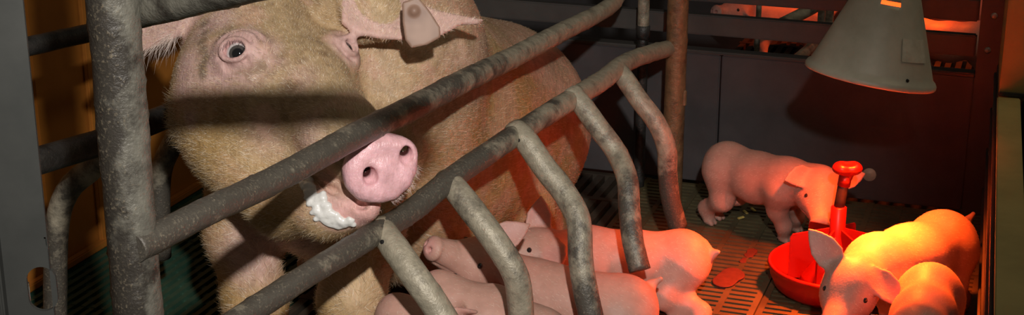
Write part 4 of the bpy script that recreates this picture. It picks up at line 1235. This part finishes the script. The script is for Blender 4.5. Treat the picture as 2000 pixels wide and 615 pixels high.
# standing by the back panel, head bent down beside the feeder
hf = gp(1384, 437); ff = gp(1532, 472)
fd = nrm(ff - hf)
piglet('pink piglet standing against the dark back panel with its head lowered by the feeder',
       px(1424, 326, 3.62), px(1538, 356, 3.50), px(1600, 372, 3.43), px(1601, 440, 3.37), up=(0.10, -0.62, 0.55),
       hind=[gp(1400, 428), gp(1384, 438)], front=[gp(1552, 452), gp(1530, 473)],
       ears=[(np.array([0.95, -0.1, 0.25]), camB), (camR * -0.75 - camU * 0.15 + camB * 0.3, camB * 0.9 - camR * 0.2)], tail=[px(1393, 303, 3.66), px(1388, 296, 3.66)], seed=1, scale=0.98, fat=0.88, ear_len=0.062)
P2E = [(camR * 0.62 - camU * 0.62 + camB * 0.35, camB * 0.8 + camU * 0.4), (camR * -0.62 + camU * 0.78, camB * 0.9 - camR * 0.2)]
# under the lamp, head lowered in front of the feeder
piglet('glowing orange piglet right under the heat lamp, its head down before the red feeder',
       px(1838, 480, 3.15), px(1715, 526, 2.97), px(1660, 562, 2.86), px(1622, 648, 2.78), up=(-0.15, -0.5, 0.6),
       ears=P2E, tail=[px(1888, 432, 3.28), px(1901, 418, 3.28)], seed=2, scale=1.08, fat=1.02, hair=6000, ear_len=0.075)
PR = px(1816, 576, 2.84)
# rump of another, cut by the lower edge of the picture
piglet('orange lit piglet at the lower right edge with only its rump in view',
       PR, PR + np.array([-0.07, -0.19, 0.0]), PR + np.array([-0.10, -0.28, 0.0]), PR + np.array([-0.12, -0.37, -0.03]), seed=3, scale=0.88, fat=0.96, hair=5000,
       tail=[PR + np.array([0.02, 0.062, -0.005]), PR + np.array([0.02, 0.066, -0.025])])
# nursing piglets along the belly
piglet('orange piglet with a short raised tail, farther one of the pair behind the crate fingers',
       px(1326, 508, 3.16), px(1150, 500, 3.15), px(1044, 494, 3.09), px(958, 490, 3.04), seed=4, scale=1.05, fat=0.9,
       hind=[gp(1318, 636), gp(1362, 652)], front=[gp(1140, 622), gp(1138, 640)],
       ears=[(camB * 0.78 - camU * 0.72 + camR * 0.1, camB * 0.65 + camU * 0.7 - camR * 0.15), (camR * 0.1 + camU * 0.9, camB)], tail=[px(1390, 496, 3.14), px(1402, 492, 3.13)])
piglet('pink piglet lifting its dirty snout to the sow belly, nearer one of the pair',
       px(1210, 606, 2.93), px(1050, 578, 2.90), px(942, 516, 2.82), px(843, 484, 2.745), seed=5, scale=1.06, dirt=True, up=(0.3, -0.25, 0.9),
       ears=[(camR * 0.5 - camU * 0.6 + camB * 0.4, camB), (camR * 0.85 + camU * 0.42, camB * 0.9 + camU * 0.2)], tail=[px(1272, 556, 2.95), px(1290, 545, 2.95)])
piglet('pink piglet squeezed in below the one with the dirty snout',
       px(1046, 672, 2.73), px(942, 626, 2.72), px(880, 592, 2.72), px(847, 546, 2.72), seed=6, scale=1.0, up=(0.3, -0.3, 0.8))
piglet('pink piglet beside the front leg of the sow, only its head showing behind a finger',
       px(934, 738, 2.54), px(846, 680, 2.55), px(798, 638, 2.56), px(764, 596, 2.56), seed=7, scale=1.0, up=(0.2, -0.4, 0.8))

# ================================================================== NEIGHBOURING PEN (seen through the rails)
def copy_tree(o, parent=None, **kw):
    c = o.copy(); COL.objects.link(c); c.parent = parent; c.matrix_parent_inverse = o.matrix_parent_inverse.copy()
    for ch in list(o.children): copy_tree(ch, c)
    return c
pigs = [o for o in bpy.data.objects if o.name.startswith('piglet') and o.parent is None and o.get('category') == 'piglet']
by_label = {o['label']: o for o in pigs}
side_on = by_label['orange piglet with a short raised tail, farther one of the pair behind the crate fingers']
down_on = by_label['pink piglet standing against the dark back panel with its head lowered by the feeder']
NB = [(side_on, 1535, 96, 5.25, 0.2, 'red lit piglet in the pen behind, left of the heat lamp'),
      (side_on, 1850, 122, 4.95, 2.6, 'red lit piglet in the pen behind, right of the heat lamp'),
      (down_on, 1895, 70, 5.2, 0.4, 'red lit piglet in the pen behind, beside the end post')]
for src, x, y, d, rz, lab in NB:
    c = copy_tree(src); p = px(x, y, d); c.location = (p[0], p[1], 0.0); c.rotation_euler = (0, 0, rz)
    tag(c, lab, 'piglet', 'piglets in the pen behind')
lamp2 = copy_tree(lamp)
for ch_ in lamp2.children:
    if ch_.type == 'LIGHT': ch_.data = ch_.data.copy(); ch_.data.energy *= 0.22
p = px(1720, 60, 5.15); lamp2.location = (p[0], p[1], 0.55)
tag(lamp2, 'heat lamp hanging in the pen behind the dark panel', 'lamp')
nc = thing('neighbour_crate_side', 'pipe crate side of the pen behind, glimpsed through the rails', 'crate', px(1500, 60, 4.6) * np.array([1, 1, 0]))
tube('post', vert(px(1479, 80, 4.45), 0.0, 0.7), 0.008, M_PIPE, nc, seg=16)
tube('bar', [px(1545, 125, 4.5), px(1620, 62, 4.8), px(1700, 0, 5.1)], 0.016, M_PIPE, nc, seg=16)
tube('post', vert(px(1604, 40, 4.7), 0.0, 0.7), 0.012, M_PIPE, nc, seg=16)
tube('post', vert(px(1618, 40, 4.75), 0.0, 0.7), 0.016, M_PIPE, nc, seg=16)
tube('bar', [px(1500, 60, 4.4), px(1580, 20, 4.5), px(1650, -20, 4.6)], 0.018, M_PIPE, nc, seg=16)

# reddish wet stain on the slats
st_b = Body()
for (x, y, r_) in ((1412, 548, 0.014), (1425, 540, 0.016), (1436, 530, 0.012), (1404, 556, 0.008), (1440, 542, 0.008), (1450, 512, 0.009), (1462, 500, 0.013), (1472, 490, 0.010), (1418, 556, 0.01)):
    st_b.ell(gp(x, y) + np.array([0, 0, 0.0012]), (r_, r_ * 1.3, 0.0016), None, 0.012)
vs_, qs_ = surface_nets(st_b, gp(1395, 575) + np.array([-0.03, -0.05, -0.01]), gp(1480, 480) + np.array([0.05, 0.05, 0.015]), 0.002)
M_STAIN = make_simple('red_stain', (0.09, 0.016, 0.008), (0.14, 0.028, 0.014), 60, 0.85)
tag(link('floor_stain', np_mesh('floor_stain', vs_, qs_), M_STAIN), 'small wet red stain on the brown slats left of the feeder', 'stain', kind='stuff')

# loose bits of feed on the slats
rnd = random.Random(12)
for i, (x, y) in enumerate(((1431, 387), (1471, 412), (1456, 417), (1447, 428))):
    q = gp(x, y); bm = bmesh.new()
    a = rnd.random() * 3
    add_box(bm, q + np.array([0, 0, 0.004]), (0.009, 0.004, 0.002), ((math.cos(a), math.sin(a), 0.1), (-math.sin(a), math.cos(a), 0), (-0.1, 0, 1)))
    bmesh.ops.bevel(bm, geom=bm.edges[:], offset=0.0015, segments=2, affect='EDGES')
    o = link('feed_flake', bm_mesh('feed_flake', bm), M_STRAW)
    tag(o, 'small yellow feed flake on the slats below the standing piglet', 'feed', 'feed flakes on the slats')
